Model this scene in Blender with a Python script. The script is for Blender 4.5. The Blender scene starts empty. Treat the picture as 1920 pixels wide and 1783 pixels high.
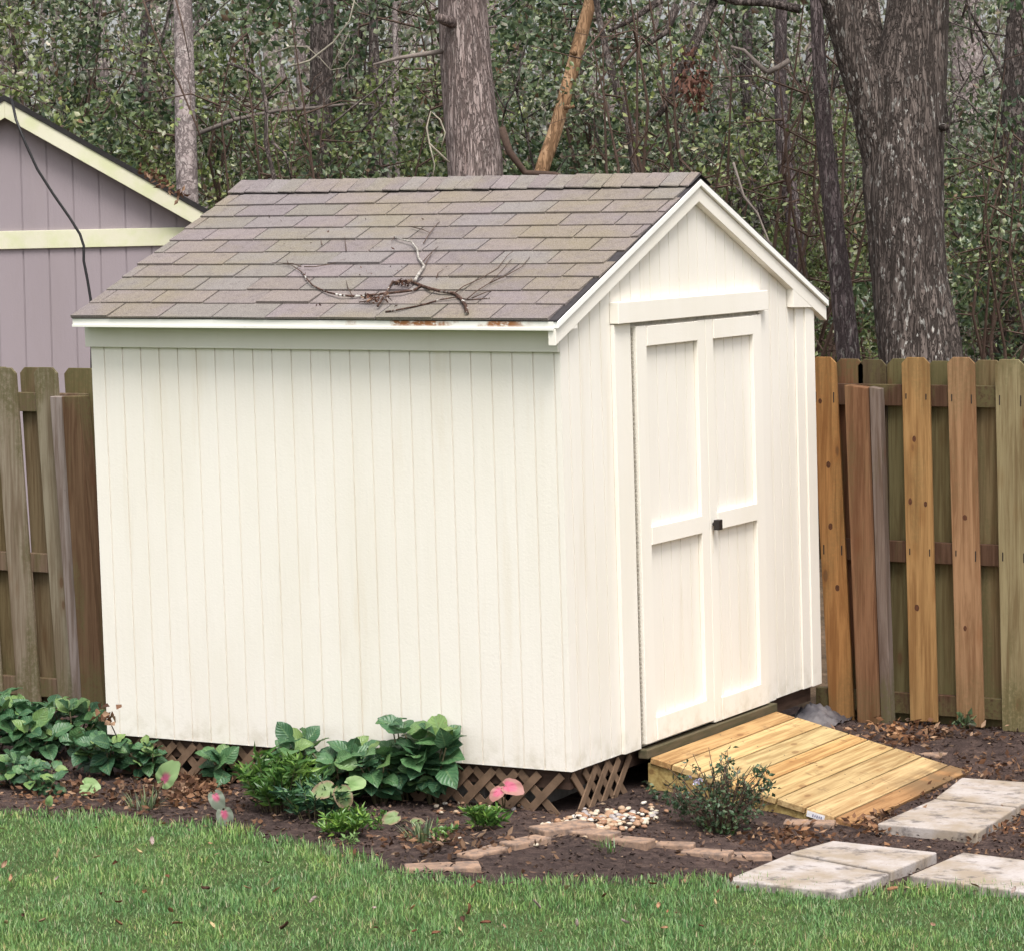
import bpy, math, random
import numpy as np
from mathutils import Vector, Matrix, noise as mnoise
random.seed(7); rng = np.random.default_rng(7)
SC = bpy.context.scene; COL = SC.collection

# ------------------------------------------------------------------ camera
CF, CROT, CLOC = 5970.2, (1.4833, 0.0147, 0.4949), (6.2347, -12.0202, 2.4709)
cam = bpy.data.cameras.new('camera'); camo = bpy.data.objects.new('camera', cam); COL.objects.link(camo)
camo.location = CLOC; camo.rotation_euler = CROT
cam.sensor_width = 36; cam.lens = 36*CF/1920; cam.clip_start = .1; cam.clip_end = 3000
SC.camera = camo
# ------------------------------------------------------------------ world, sun, exposure
SUN_EL, SUN_DIR = math.radians(62), Vector((.66, -.75))
SUN_AZ = math.atan2(SUN_DIR.x, SUN_DIR.y)
w = bpy.data.worlds.new('World'); SC.world = w; w.use_nodes = True
nt = w.node_tree; bg = nt.nodes['Background']
sky = nt.nodes.new('ShaderNodeTexSky'); sky.sky_type = 'NISHITA'; sky.sun_disc = False
sky.sun_elevation = SUN_EL; sky.sun_rotation = SUN_AZ; sky.air_density = 1.0; sky.dust_density = 4.0
hs = nt.nodes.new('ShaderNodeHueSaturation'); hs.inputs['Saturation'].default_value = .22
nt.links.new(sky.outputs[0], hs.inputs['Color']); nt.links.new(hs.outputs[0], bg.inputs['Color'])
bg.inputs['Strength'].default_value = .118
sl = bpy.data.lights.new('sun', 'SUN'); sl.energy = 1.5; sl.angle = math.radians(24); sl.color = (1, .955, .89)
so = bpy.data.objects.new('sun', sl); COL.objects.link(so)
dvec = Vector((SUN_DIR.x*math.cos(SUN_EL), SUN_DIR.y*math.cos(SUN_EL), math.sin(SUN_EL)))
so.rotation_euler = dvec.to_track_quat('Z', 'Y').to_euler(); so.location = (4, -10, 30)
SC.view_settings.view_transform = 'Standard'; SC.view_settings.look = 'None'
SC.view_settings.exposure = 1.10; SC.view_settings.gamma = 1
SC.render.engine = 'CYCLES'; SC.cycles.max_bounces = 6; SC.cycles.transparent_max_bounces = 4
try: SC.cycles.use_denoising = True
except Exception: pass

# ------------------------------------------------------------------ helpers
def gz(x, y):                                            # height of the ground
    t = np.clip(np.asarray(x, float)/1.1, 0, 1); t = t*t*(3-2*t)
    s = np.clip((np.asarray(y, float)-2.1)/.6, 0, 1); s = s*s*(3-2*s)
    return -0.2 - .09*t*(1-s)
RM = np.array(Matrix.LocRotScale(None, __import__('mathutils').Euler(CROT), None).to_3x3()); CL = np.array(CLOC)
def ray(u, v): return RM @ np.array([(u-960)/CF, -(v-891.5)/CF, -1.0])
def dep(u, v, d): return CL + d*ray(u, v)                # a point of the place seen in direction (u, v), d metres off
def atz(u, v, z): r = ray(u, v); return CL + (z-CL[2])/r[2]*r
def aty(u, v, y): r = ray(u, v); return CL + (y-CL[1])/r[1]*r
def at(u, v, h=0):                                       # the point of the ground there
    z = -.2
    for _ in range(12):
        p = atz(u, v, z+h); z = float(gz(p[0], p[1]))
    return p
LX, LY = -.0108, -.0124                                  # the old shed leans a little
def lean(P): P = np.array(P, float).reshape(-1, 3).copy(); z = P[:, 2:3]*1; P[:, 0:1] += LX*z; P[:, 1:2] += LY*z; return P

def link(name, me, parent=None):
    o = bpy.data.objects.new(name, me); COL.objects.link(o)
    if parent is not None: o.parent = parent; o.matrix_parent_inverse = parent.matrix_basis.inverted()
    return o
def mesh(name, V, F, mat, parent=None, smooth=False, bevel=0, attr=None):
    me = bpy.data.meshes.new(name)
    V = np.asarray(V, np.float32).reshape(-1, 3)
    if isinstance(F, np.ndarray):
        n, k = F.shape
        me.vertices.add(len(V)); me.vertices.foreach_set('co', V.ravel())
        me.loops.add(n*k); me.loops.foreach_set('vertex_index', F.ravel().astype(np.int32))
        me.polygons.add(n); me.polygons.foreach_set('loop_start', np.arange(0, n*k, k, dtype=np.int32))
        me.update(calc_edges=True)
    else:
        me.from_pydata(V.tolist(), [], F); me.update()
    if attr is not None:
        for an, av in attr.items():
            a = me.attributes.new(an, 'FLOAT', 'POINT'); a.data.foreach_set('value', np.asarray(av, np.float32))
    if smooth: me.polygons.foreach_set('use_smooth', [True]*len(me.polygons))
    me.materials.append(mat)
    o = link(name, me, parent)
    if bevel:
        b = o.modifiers.new('bevel', 'BEVEL'); b.width = bevel; b.segments = 2; b.limit_method = 'ANGLE'
    return o
def thing(name, label, cat, loc=(0, 0, 0), group=None):
    o = bpy.data.objects.new(name, None); COL.objects.link(o); o.location = Vector(loc); o.empty_display_size = .1
    tag(o, label, cat, group); return o
def tag(o, label=None, cat=None, group=None, kind=None):
    if label: o['label'] = label
    if cat: o['category'] = cat
    if group: o['group'] = group
    if kind: o['kind'] = kind
    return o
class MB:
    def __init__(s): s.v = []; s.f = []
    def add(s, V, F):
        b = len(s.v); s.v += [tuple(map(float, p)) for p in V]; s.f += [tuple(i+b for i in f) for f in F]; return s
    def box(s, x0, x1, y0, y1, z0, z1):
        return s.add([(x0, y0, z0), (x1, y0, z0), (x1, y1, z0), (x0, y1, z0), (x0, y0, z1), (x1, y0, z1), (x1, y1, z1), (x0, y1, z1)],
                     [(0, 3, 2, 1), (4, 5, 6, 7), (0, 1, 5, 4), (1, 2, 6, 5), (2, 3, 7, 6), (3, 0, 4, 7)])
    def obb(s, c, ax, ay, az, hx, hy, hz):
        c, ax, ay, az = [np.array(q, float) for q in (c, ax, ay, az)]
        P = [c + sx*hx*ax + sy*hy*ay + sz*hz*az for sz in (-1, 1) for sx, sy in ((-1, -1), (1, -1), (1, 1), (-1, 1))]
        return s.add(P, [(0, 3, 2, 1), (4, 5, 6, 7), (0, 1, 5, 4), (1, 2, 6, 5), (2, 3, 7, 6), (3, 0, 4, 7)])
    def prism(s, poly, off):                              # poly: 3-D outline, off: extrusion vector
        n = len(poly); P = [np.array(p, float) for p in poly]; Q = [p+np.array(off) for p in P]
        return s.add(P+Q, [tuple(range(n))[::-1], tuple(range(n, 2*n))] + [(i, (i+1) % n, n+(i+1) % n, n+i) for i in range(n)])
    def tube(s, pts, rad, n=8, cap=True):
        pts = [np.array(p, float) for p in pts]; m = len(pts)
        if np.isscalar(rad): rad = [rad]*m
        V = []; prev = None
        for i in range(m):
            t = pts[min(i+1, m-1)]-pts[max(i-1, 0)]; t /= (np.linalg.norm(t)+1e-9)
            if prev is None:
                a = np.cross(t, (0, 0, 1) if abs(t[2]) < .9 else (1, 0, 0)); a /= np.linalg.norm(a)
            else:
                a = prev - t*np.dot(prev, t); a /= (np.linalg.norm(a)+1e-9)
            b = np.cross(t, a); prev = a
            for k in range(n):
                th = 2*math.pi*k/n; V.append(pts[i]+rad[i]*(math.cos(th)*a+math.sin(th)*b))
        F = [(i*n+k, i*n+(k+1) % n, (i+1)*n+(k+1) % n, (i+1)*n+k) for i in range(m-1) for k in range(n)]
        if cap: F += [tuple(range(n))[::-1], tuple((m-1)*n+k for k in range(n))]
        return s.add(V, F)
    def obj(s, name, mat, parent=None, smooth=False, bevel=0, leaning=False):
        V = np.array(s.v)
        return mesh(name, lean(V) if leaning else V, s.f, mat, parent, smooth, bevel)

# ------------------------------------------------------------------ materials
class M:
    def __init__(s, name, rough=.7, spec=.3):
        s.m = bpy.data.materials.new(name); s.m.use_nodes = True; s.t = s.m.node_tree
        s.b = s.t.nodes['Principled BSDF']; s.b.inputs['Roughness'].default_value = rough
        s.b.inputs['Specular IOR Level'].default_value = spec
    def n(s, typ, **k):
        nd = s.t.nodes.new('ShaderNode'+typ)
        for a, b in k.items():
            if a.startswith('i_'):
                q = a[2:]; q = int(q) if q.isdigit() else q.replace('_', ' ')
                nd.inputs[q].default_value = b
            else: setattr(nd, a, b)
        return nd
    def l(s, a, b): s.t.links.new(a, b); return s
    def coord(s, scale=(1, 1, 1), kind='Object', rnd=False):
        tc = s.n('TexCoord'); mp = s.n('Mapping'); mp.inputs['Scale'].default_value = scale
        s.l(tc.outputs[kind], mp.inputs['Vector'])
        if rnd:
            oi = s.n('ObjectInfo'); mu = s.n('Math', operation='MULTIPLY', i_1=37.0); s.l(oi.outputs['Random'], mu.inputs[0])
            s.l(mu.outputs[0], mp.inputs['Location'])
        return mp.outputs[0]
    def noise(s, vec, scale=5, detail=4, rough=.55, dist=0):
        nd = s.n('TexNoise'); nd.inputs['Scale'].default_value = scale; nd.inputs['Detail'].default_value = detail
        nd.inputs['Roughness'].default_value = rough; nd.inputs['Distortion'].default_value = dist
        s.l(vec, nd.inputs['Vector']); return nd.outputs['Fac']
    def ramp(s, fac, stops, interp='LINEAR'):
        r = s.n('ValToRGB'); r.color_ramp.interpolation = interp; e = r.color_ramp.elements
        while len(e) < len(stops): e.new(.5)
        for q, (p, c) in zip(e, stops): q.position = p; q.color = (*c, 1) if len(c) == 3 else c
        s.l(fac, r.inputs[0]); return r.outputs[0]
    def val(s, fac, a, b):                                # smooth 0..1 between a and b
        r = s.n('MapRange', interpolation_type='SMOOTHSTEP'); r.inputs[1].default_value = a; r.inputs[2].default_value = b
        s.l(fac, r.inputs[0]); return r.outputs[0]
    def mul(s, a, b):
        m = s.n('Math', operation='MULTIPLY'); s.l(a, m.inputs[0])
        if isinstance(b, (int, float)): m.inputs[1].default_value = b
        else: s.l(b, m.inputs[1])
        return m.outputs[0]
    def mix(s, fac, a, b, mode='MIX'):
        m = s.n('Mix', data_type='RGBA', blend_type=mode)
        if isinstance(fac, (int, float)): m.inputs[0].default_value = fac
        else: s.l(fac, m.inputs[0])
        for q, idx in ((a, 6), (b, 7)):
            if isinstance(q, tuple): m.inputs[idx].default_value = (*q, 1)
            else: s.l(q, m.inputs[idx])
        return m.outputs[2]
    def col(s, c):
        if isinstance(c, tuple): s.b.inputs['Base Color'].default_value = (*c, 1)
        else: s.l(c, s.b.inputs['Base Color'])
        return s
    def bump(s, h, dist=.002, strength=.6):
        b = s.n('Bump'); b.inputs['Distance'].default_value = dist; b.inputs['Strength'].default_value = strength
        s.l(h, b.inputs['Height']); s.l(b.outputs[0], s.b.inputs['Normal']); return s
    def island(s): return s.n('NewGeometry').outputs['Random Per Island']
    def objcol(s): return s.n('ObjectInfo').outputs['Color']
    def sep(s, vec, axis):
        q = s.n('SeparateXYZ'); s.l(vec, q.inputs[0]); return q.outputs[axis]

def m_paint(name, base, dirt=.0, grain=1.0, green=0.0):
    m = M(name, .62, .25)
    v = m.coord((40, 40, 3)); g = m.noise(v, 1, 5, .6)
    v2 = m.coord((1, 1, 1)); f = m.noise(v2, 90, 3, .6); big = m.noise(m.coord((1.2, 1.2, .35)), 2.2, 5, .6)
    c = m.mix(m.val(big, .35, .75), base, tuple(q*k for q, k in zip(base, (.955, .95, .925))))
    c = m.mix(m.mul(m.val(g, .58, .75), .25*grain), c, tuple(q*.86 for q in base))
    if dirt:
        st = m.noise(m.coord((9, 9, .8)), 1, 4, .6)
        c = m.mix(m.mul(m.val(st, .55, .8), dirt), c, (base[0]*.75, base[1]*.66, base[2]*.5))
        z = m.sep(m.n('TexCoord').outputs['Object'], 2)
        lo = m.mul(m.val(z, .16, .0), m.val(m.noise(v2, 14, 4, .6), .4, .7))
        c = m.mix(m.mul(lo, .5), c, (.5, .45, .34))
    if green: c = m.mix(m.mul(m.val(m.noise(v2, 6, 4), .4, .7), green), c, (.50, .54, .28))
    m.col(c)
    h = m.n('Math', operation='ADD'); m.l(m.mul(g, .7), h.inputs[0]); m.l(m.mul(f, .6), h.inputs[1])
    m.bump(h.outputs[0], .003, .55*grain+.05)
    return m.m
CREAM = (.80, .755, .69)
SIDING = m_paint('cream painted siding', CREAM, .28)
TRIM = m_paint('cream painted trim', (.82, .775, .705), .08, .6)
FRIEZE = m_paint('weathered cream trim', (.70, .672, .605), .12, .5)
WHITE = m_paint('white metal trim', (.86, .85, .82), .05, .15)

def m_fascia():
    m = M('rusty white drip edge', .5, .4); tc = m.n('TexCoord').outputs['Object']
    x = m.sep(tc, 0); z = m.sep(tc, 2)
    n1 = m.noise(m.coord((7, 7, 7)), 1, 4, .6); n2 = m.noise(m.coord((30, 30, 60)), 1, 4, .6)
    ex = m.mul(m.val(x, -1.25, -.75), m.val(x, -.06, -.2)); f = m.mul(ex, m.mul(m.val(n1, .48, .60), m.val(n2, .3, .5)))
    f = m.mul(f, m.val(z, 1.912, 1.925))
    c = m.mix(f, (.80, .78, .725), (.30, .12, .04)); c = m.mix(m.mul(m.val(n2, .62, .8), .4), c, (.6, .56, .45))
    m.col(c); return m.m
FASCIA = m_fascia()

def m_shingle():
    m = M('weathered asphalt shingles', .95, .1); i = m.island()
    c = m.ramp(i, [(0, (.150, .128, .130)), (.25, (.205, .172, .176)), (.45, (.205, .172, .148)), (.6, (.175, .150, .156)), (.8, (.205, .188, .182)), (1, (.175, .16, .138))])
    v = m.coord(); big = m.noise(v, 1.6, 5, .65); fine = m.noise(v, 260, 2, .8); mid = m.noise(v, 22, 5, .7)
    c = m.mix(m.mul(m.val(big, .42, .68), .55), c, (.20, .17, .095)); c = m.mix(m.mul(m.val(mid, .5, .72), .55), c, (.095, .08, .078))
    c = m.mix(m.mul(m.val(fine, .45, .72), .55), c, (.38, .33, .315)); c = m.mix(m.mul(m.val(fine, .5, .3), .7), c, (.06, .05, .05))
    m.col(c); m.bump(fine, .002, .7); return m.m
SHINGLE = m_shingle()
def flat(name, c, rough=.7, spec=.3, ns=30, amt=.35, bump=.3, dist=.002, c2=None, sc=(1, 1, 1)):
    m = M(name, rough, spec); n1 = m.noise(m.coord(sc), ns, 5, .65); n2 = m.noise(m.coord(sc), ns*.17, 4, .6)
    k = c2 or tuple(q*(1-amt) for q in c)
    cc = m.mix(m.val(n1, .35, .7), c, k); cc = m.mix(m.mul(m.val(n2, .45, .7), .5), cc, tuple(q*(1-amt*.7) for q in c))
    m.col(cc)
    if bump: m.bump(n1, dist, bump)
    return m.m
FELT = flat('black roofing felt', (.045, .04, .043), .85)
KNOB = flat('black iron', (.018, .013, .012), .45, .5)
DARKWOOD = flat('dark stained wood', (.075, .045, .032), .8, .2, 1, .5, .5, .003, None, (6, 6, 40))
LATTICE = flat('brown lattice wood', (.20, .13, .085), .8, .2, 12, .45, .4)
CONC = flat('grey concrete', (.30, .28, .26), .9, .2, 40, .3, .6)
HINGE = flat('old hinge metal', (.40, .36, .30), .6)

def m_wood(name, algae=.5, knots=1.0, axis=2, scale=1.0, dirt=False):
    """weathered board: object colour is its own tone; grain along the axis, knots, algae"""
    m = M(name, .82, .2); oc = m.objcol()
    sc = [26*scale]*3; sc[axis] = 1.3*scale
    g = m.noise(m.coord(tuple(sc), rnd=True), 1, 6, .65, .6)
    sc2 = [90*scale]*3; sc2[axis] = 3*scale
    g2 = m.noise(m.coord(tuple(sc2), rnd=True), 1, 4, .6)
    c = m.mix(m.mul(m.val(g, .38, .66), .85), oc, m.mix(1.0, oc, (.52, .44, .38), 'MULTIPLY'))
    c = m.mix(m.mul(m.val(g2, .48, .70), .65), c, m.mix(1.0, oc, (.5, .42, .36), 'MULTIPLY'))
    sck = [8.0]*3; sck[axis] = 3.2
    vo = m.n('TexVoronoi'); vo.inputs['Scale'].default_value = 1; m.l(m.coord(tuple(sck), rnd=True), vo.inputs['Vector'])
    kn = m.val(vo.outputs['Distance'], .13, .08)
    c = m.mix(m.mul(kn, .75*knots), c, (.10, .05, .028)); c = m.mix(m.mul(m.val(vo.outputs['Distance'], .30, .10), .35*knots), c, m.mix(1.0, oc, (.6, .42, .3), 'MULTIPLY'))
    if algae:
        sca = [5.0]*3; sca[axis] = .9
        a = m.noise(m.coord(tuple(sca), rnd=True), 1, 5, .65); a2 = m.noise(m.coord(), 55, 4, .7)
        z = m.sep(m.n('TexCoord').outputs['Object'], 2)
        zt = m.n('Math', operation='MAXIMUM'); m.l(m.val(z, .15, -.15), zt.inputs[0]); m.l(m.val(z, 1.30, 1.62), zt.inputs[1])
        ad = m.n('Math', operation='ADD'); m.l(m.mul(zt.outputs[0], .16), ad.inputs[0]); m.l(a, ad.inputs[1])
        f = m.mul(m.val(ad.outputs[0], .50, .66), m.val(a2, .25, .6))
        c = m.mix(m.mul(f, algae), c, (.095, .085, .036))
        c = m.mix(m.mul(m.val(a2, .62, .8), .35), c, (.06, .05, .035))
    if dirt:
        tc = m.n('TexCoord').outputs['Object']; x = m.sep(tc, 0); y = m.sep(tc, 1); nz = m.noise(m.coord((6, 6, 6)), 1, 5, .65)
        far = m.mul(m.mul(m.val(x, .82, .97), m.val(y, 1.25, 1.6)), m.val(nz, .3, .5)); c = m.mix(m.mul(far, .75), c, (.15, .10, .055))
        sp = m.mul(m.val(nz, .56, .68), m.val(m.noise(m.coord(), 40, 4, .7), .4, .6)); c = m.mix(m.mul(sp, .55), c, (.14, .085, .045))
    m.col(c); m.bump(g2, .003, .6); return m.m
FENCE = m_wood('weathered fence wood', .75)
NEWFENCE = m_wood('newer orange fence wood', .3, 1.25)
NEWPINE = m_wood('new pine decking', 0, .8, 1, dirt=True)
PURPLE = m_paint('mauve grey siding', (.285, .243, .262), 0, .8)
HTRIM = m_paint('cream trim with green algae', (.62, .60, .47), .1, .4, .55)
HROOF = flat('dark shingle roof edge', (.03, .028, .028), .9, .2)
CABLE = flat('black cable sheath', (.012, .011, .012), .5, .4, bump=0)

def m_paver():
    m = M('worn concrete paver', .92, .15); v = m.coord(rnd=True); n1 = m.noise(v, 3.5, 6, .65); n2 = m.noise(v, 60, 4, .7); n3 = m.noise(v, 9, 5, .7)
    c = m.mix(m.val(n1, .36, .64), (.42, .38, .365), (.30, .245, .19)); c = m.mix(m.mul(m.val(n3, .50, .68), .85), c, (.11, .095, .09))
    c = m.mix(m.mul(m.val(n2, .5, .75), .5), c, (.25, .21, .18)); m.col(c); m.bump(n2, .004, .6); return m.m
PAVER = m_paver()
BRICK = flat('old brick paver', (.34, .225, .16), .95, .1, 25, .5, .9, .008, (.15, .115, .10))
def m_pebble():
    m = M('river pebbles', .55, .4)
    c = m.mix(1.0, m.objcol(), m.ramp(m.noise(m.coord((1, 1, 1)), 40, 3, .6), [(.3, (.75, .7, .65)), (.7, (1, 1, 1))]), 'MULTIPLY'); m.col(c); return m.m
PEBBLE = m_pebble()

def m_leaf(name, stops, trans=.25, rough=.36, spec=.5, interp='LINEAR'):
    m = M(name, rough, spec); i = m.island(); c = m.ramp(i, stops, interp)
    n = m.noise(m.coord(), 2.1, 3, .6); c = m.mix(1.0, c, m.ramp(n, [(.28, (.58, .66, .70)), (.5, (1, 1, 1)), (.72, (1.55, 1.42, 1.15))]), 'MULTIPLY')
    m.col(c); m.b.inputs['Roughness'].default_value = rough
    if trans:
        tr = m.n('BsdfTranslucent'); m.l(c, tr.inputs['Color']); mx = m.n('MixShader'); mx.inputs[0].default_value = trans
        m.l(m.b.outputs[0], mx.inputs[1]); m.l(tr.outputs[0], mx.inputs[2]); m.l(mx.outputs[0], m.t.nodes['Material Output'].inputs['Surface'])
    return m.m
EVERGREEN = m_leaf('dark evergreen leaves', [(0, (.04, .065, .035)), (.35, (.08, .125, .06)), (.6, (.12, .17, .08)), (.8, (.20, .25, .12)), (.91, (.36, .40, .30)), (.97, (.12, .085, .06)), (1, (.16, .10, .06))])
OLIVE = m_leaf('olive green leaves', [(0, (.075, .10, .04)), (.35, (.14, .185, .065)), (.65, (.20, .25, .09)), (.82, (.28, .32, .13)), (.91, (.40, .42, .29)), (.97, (.16, .11, .08)), (1, (.20, .12, .07))])
GREYLEAF = m_leaf('grey green leaves', [(0, (.09, .11, .06)), (.4, (.16, .185, .11)), (.7, (.22, .25, .165)), (.9, (.36, .37, .29)), (1, (.2, .15, .12))])
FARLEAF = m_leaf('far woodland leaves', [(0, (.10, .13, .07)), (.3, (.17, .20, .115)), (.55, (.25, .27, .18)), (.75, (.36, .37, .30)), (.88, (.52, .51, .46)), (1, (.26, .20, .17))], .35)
DEADLEAF = m_leaf('dead brown leaves', [(0, (.06, .03, .02)), (.4, (.12, .06, .035)), (.75, (.20, .11, .065)), (1, (.32, .21, .14))], .1, .7, .15)
HYDLEAF = m_leaf('hydrangea leaves', [(0, (.03, .085, .045)), (.5, (.05, .125, .06)), (.8, (.08, .175, .065)), (1, (.16, .27, .075))], .15, .33, .5)
def m_vein():
    m = M('veined hydrangea leaves', .38, .45); c = m.ramp(m.island(), [(0, (.03, .085, .045)), (.5, (.062, .15, .065)), (.8, (.10, .205, .075)), (1, (.20, .29, .085))])
    al = m.n('Attribute'); al.attribute_name = 'along'; ac = m.n('Attribute'); ac.attribute_name = 'across'
    ab = m.n('Math', operation='ABSOLUTE'); m.l(ac.outputs['Fac'], ab.inputs[0]); k = m.n('Math', operation='MULTIPLY_ADD', i_1=-.32); m.l(ab.outputs[0], k.inputs[0]); m.l(al.outputs['Fac'], k.inputs[2])
    sn = m.n('Math', operation='SINE'); m.l(m.mul(k.outputs[0], 44.0), sn.inputs[0]); ve = m.val(sn.outputs[0], .7, 1.0); rib = m.val(ab.outputs[0], .14, .03)
    mx = m.n('Math', operation='MAXIMUM'); m.l(m.mul(ve, .5), mx.inputs[0]); m.l(rib, mx.inputs[1]); c = m.mix(m.mul(mx.outputs[0], .5), c, (.17, .27, .12))
    n = m.noise(m.coord(), 24, 4, .6); c = m.mix(m.mul(m.val(n, .5, .75), .4), c, (.03, .06, .03)); c = m.mix(m.mul(m.val(m.noise(m.coord(), 60, 2, .5), .66, .72), .6), c, (.16, .13, .06))
    m.col(c); m.bump(sn.outputs[0], .002, .35); tr = m.n('BsdfTranslucent'); m.l(c, tr.inputs['Color']); q = m.n('MixShader'); q.inputs[0].default_value = .22
    m.l(m.b.outputs[0], q.inputs[1]); m.l(tr.outputs[0], q.inputs[2]); m.l(q.outputs[0], m.t.nodes['Material Output'].inputs['Surface']); return m.m
HYDVEIN = m_vein()
LILY = m_leaf('fresh green blades', [(0, (.05, .12, .03)), (.5, (.09, .20, .04)), (1, (.18, .30, .06))], .25)
TWIGLEAF = m_leaf('small dark shrub leaves', [(0, (.03, .06, .03)), (.7, (.055, .10, .05)), (1, (.14, .17, .09))], .15)
STEM = flat('green brown stems', (.13, .11, .06), .8, .2)
TWIG = flat('brown twigs', (.10, .065, .05), .8, .2, 40)
GREYTWIG = flat('pale grey brown branches', (.21, .175, .155), .85, .2, 20)
PALEVINE = flat('pale dry vine', (.38, .34, .27), .85, .2, 20)

def m_bark(name, c1, c2, flecks=0, zs=.16, sc=26, fleckcol=(.55, .53, .48), bump=.02, moss=0):
    m = M(name, .92, .12); v = m.coord((1, 1, zs)); n1 = m.noise(v, sc, 6, .7, .4)
    def ridge(scale, z, width):
        r_ = m.noise(m.coord((1, 1, z)), scale, 3, .55, .5); sb = m.n('Math', operation='SUBTRACT', i_1=.5); m.l(r_, sb.inputs[0])
        ab = m.n('Math', operation='ABSOLUTE'); m.l(sb.outputs[0], ab.inputs[0]); return m.val(ab.outputs[0], .0, width)
    cr = m.mul(ridge(sc*.75, zs*.7, .075), ridge(sc*1.5, zs*1.1, .05))
    c = m.mix(m.val(n1, .35, .68), c1, c2); c = m.mix(cr, tuple(q*.48 for q in c1), c)
    big = m.noise(m.coord((1, 1, .3)), 2.4, 4, .6); c = m.mix(m.mul(m.val(big, .45, .7), .6), c, tuple(q*.55 for q in c1))
    if moss: c = m.mix(m.mul(m.val(m.noise(m.coord(), 5, 4, .6), .5, .65), moss), c, (.09, .11, .05))
    if flecks:
        fl = m.noise(m.coord((1, 1, .38)), 34, 3, .6); pm = m.noise(m.coord((1, 1, .5)), 3, 3, .6)
        c = m.mix(m.mul(m.val(fl, .585, .64), m.mul(m.val(pm, .36, .56), flecks)), c, fleckcol)
    m.col(c); h = m.n('Math', operation='ADD'); m.l(cr, h.inputs[0]); m.l(n1, h.inputs[1]); m.bump(h.outputs[0], bump, .8); return m.m
PINEBARK = m_bark('pine bark', (.25, .19, .175), (.43, .355, .335), .15, .11, 34)
OAKBARK = m_bark('dark oak bark', (.085, .068, .060), (.19, .155, .138), .85, .14, 30, (.42, .405, .375))
PALEBARK = m_bark('pale smooth bark', (.33, .27, .26), (.50, .43, .41), .3, .9, 14, (.6, .58, .54), .004)  # pale bark, lightened further so sunlight on the trunks is in the colour
GREYBARK = m_bark('dark grey bark', (.115, .092, .085), (.22, .18, .165), .25, .3, 24)
ORANGEBARK = m_bark('peeled orange pine wood', (.40, .235, .13), (.56, .37, .23), 0, .25, 16, bump=.004)
MAUVEBARK = m_bark('thin mauve bark', (.135, .105, .105), (.25, .20, .20), .4, .2, 30)

def m_ground(name, stops, sc=18, fine=120, dist=.02):
    m = M(name, .97, .08); v = m.coord(); n1 = m.noise(v, sc, 8, .72); n2 = m.noise(v, fine, 4, .75); n3 = m.noise(v, sc*.08, 4, .6)
    c = m.ramp(n1, stops); c = m.mix(1.0, c, m.ramp(n2, [(.3, (.5, .5, .5)), (.7, (1.35, 1.3, 1.25))]), 'MULTIPLY')
    c = m.mix(1.0, c, m.ramp(n3, [(.35, (.8, .8, .8)), (.65, (1.15, 1.12, 1.1))]), 'MULTIPLY')
    m.col(c); h = m.n('Math', operation='ADD'); m.l(n1, h.inputs[0]); m.l(m.mul(n2, .5), h.inputs[1]); m.bump(h.outputs[0], dist, .9); return m.m
SOIL = m_ground('dark mulch soil', [(.3, (.035, .026, .026)), (.5, (.075, .055, .052)), (.62, (.11, .08, .072)), (.8, (.17, .115, .09))])
FOREST = m_ground('forest floor', [(.3, (.05, .035, .025)), (.5, (.11, .08, .055)), (.7, (.18, .13, .09))], 6, 60)
TURF = m_ground('turf soil under the grass', [(.3, (.05, .075, .03)), (.5, (.08, .12, .045)), (.7, (.11, .15, .06))], 14)

def m_grass():
    m = M('lawn grass blades', .5, .3); i = m.island()
    c = m.ramp(i, [(0, (.08, .178, .055)), (.3, (.122, .248, .08)), (.55, (.165, .30, .098)), (.8, (.24, .355, .125)), (.93, (.33, .40, .23)), (.96, (.33, .29, .16)), (1, (.38, .33, .2))])
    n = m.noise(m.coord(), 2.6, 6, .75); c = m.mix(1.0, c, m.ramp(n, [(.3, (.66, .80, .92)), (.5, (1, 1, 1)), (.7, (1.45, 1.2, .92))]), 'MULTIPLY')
    m.col(c); tr = m.n('BsdfTranslucent'); m.l(c, tr.inputs['Color']); mx = m.n('MixShader'); mx.inputs[0].default_value = .3
    m.l(m.b.outputs[0], mx.inputs[1]); m.l(tr.outputs[0], mx.inputs[2]); m.l(mx.outputs[0], m.t.nodes['Material Output'].inputs['Surface']); return m.m
GRASS = m_grass()

# ------------------------------------------------------------------ leaves
def unit(a): return a/(np.linalg.norm(a, axis=-1, keepdims=True)+1e-9)
def leaf_geo(pos, d, L, W, droop=.15, fold=.18):
    """small two-faced leaves, one island each"""
    N = len(pos); d = unit(d); r = rng.normal(size=(N, 3)); s = unit(np.cross(d, r)); n = np.cross(s, d)
    L = np.broadcast_to(L, (N,))[:, None]; W = np.broadcast_to(W, (N,))[:, None]
    b = pos; t = pos + d*L - n*L*droop
    m = pos + d*L*.45
    l = m - s*W/2 + n*W*fold; q = m + s*W/2 + n*W*fold
    V = np.stack([b, l, t, q], 1).reshape(-1, 3)
    k = np.arange(N)[:, None]*4
    F = np.concatenate([k+np.array([[0, 2, 1]]), k+np.array([[0, 3, 2]])], 0)
    return V, F
def rand_dirs(n, up=0.0):
    d = rng.normal(size=(n, 3)); d[:, 2] += up; return unit(d)
def clumps(centres, per, rad, L, W, up=.1):
    c = np.repeat(np.asarray(centres), per, 0); N = len(c)
    p = c + rng.normal(size=(N, 3))*rad*np.array([1, 1, .75])
    return leaf_geo(p, rand_dirs(N, up), rng.uniform(.7, 1.25, N)*L, rng.uniform(.75, 1.2, N)*W)

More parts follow.
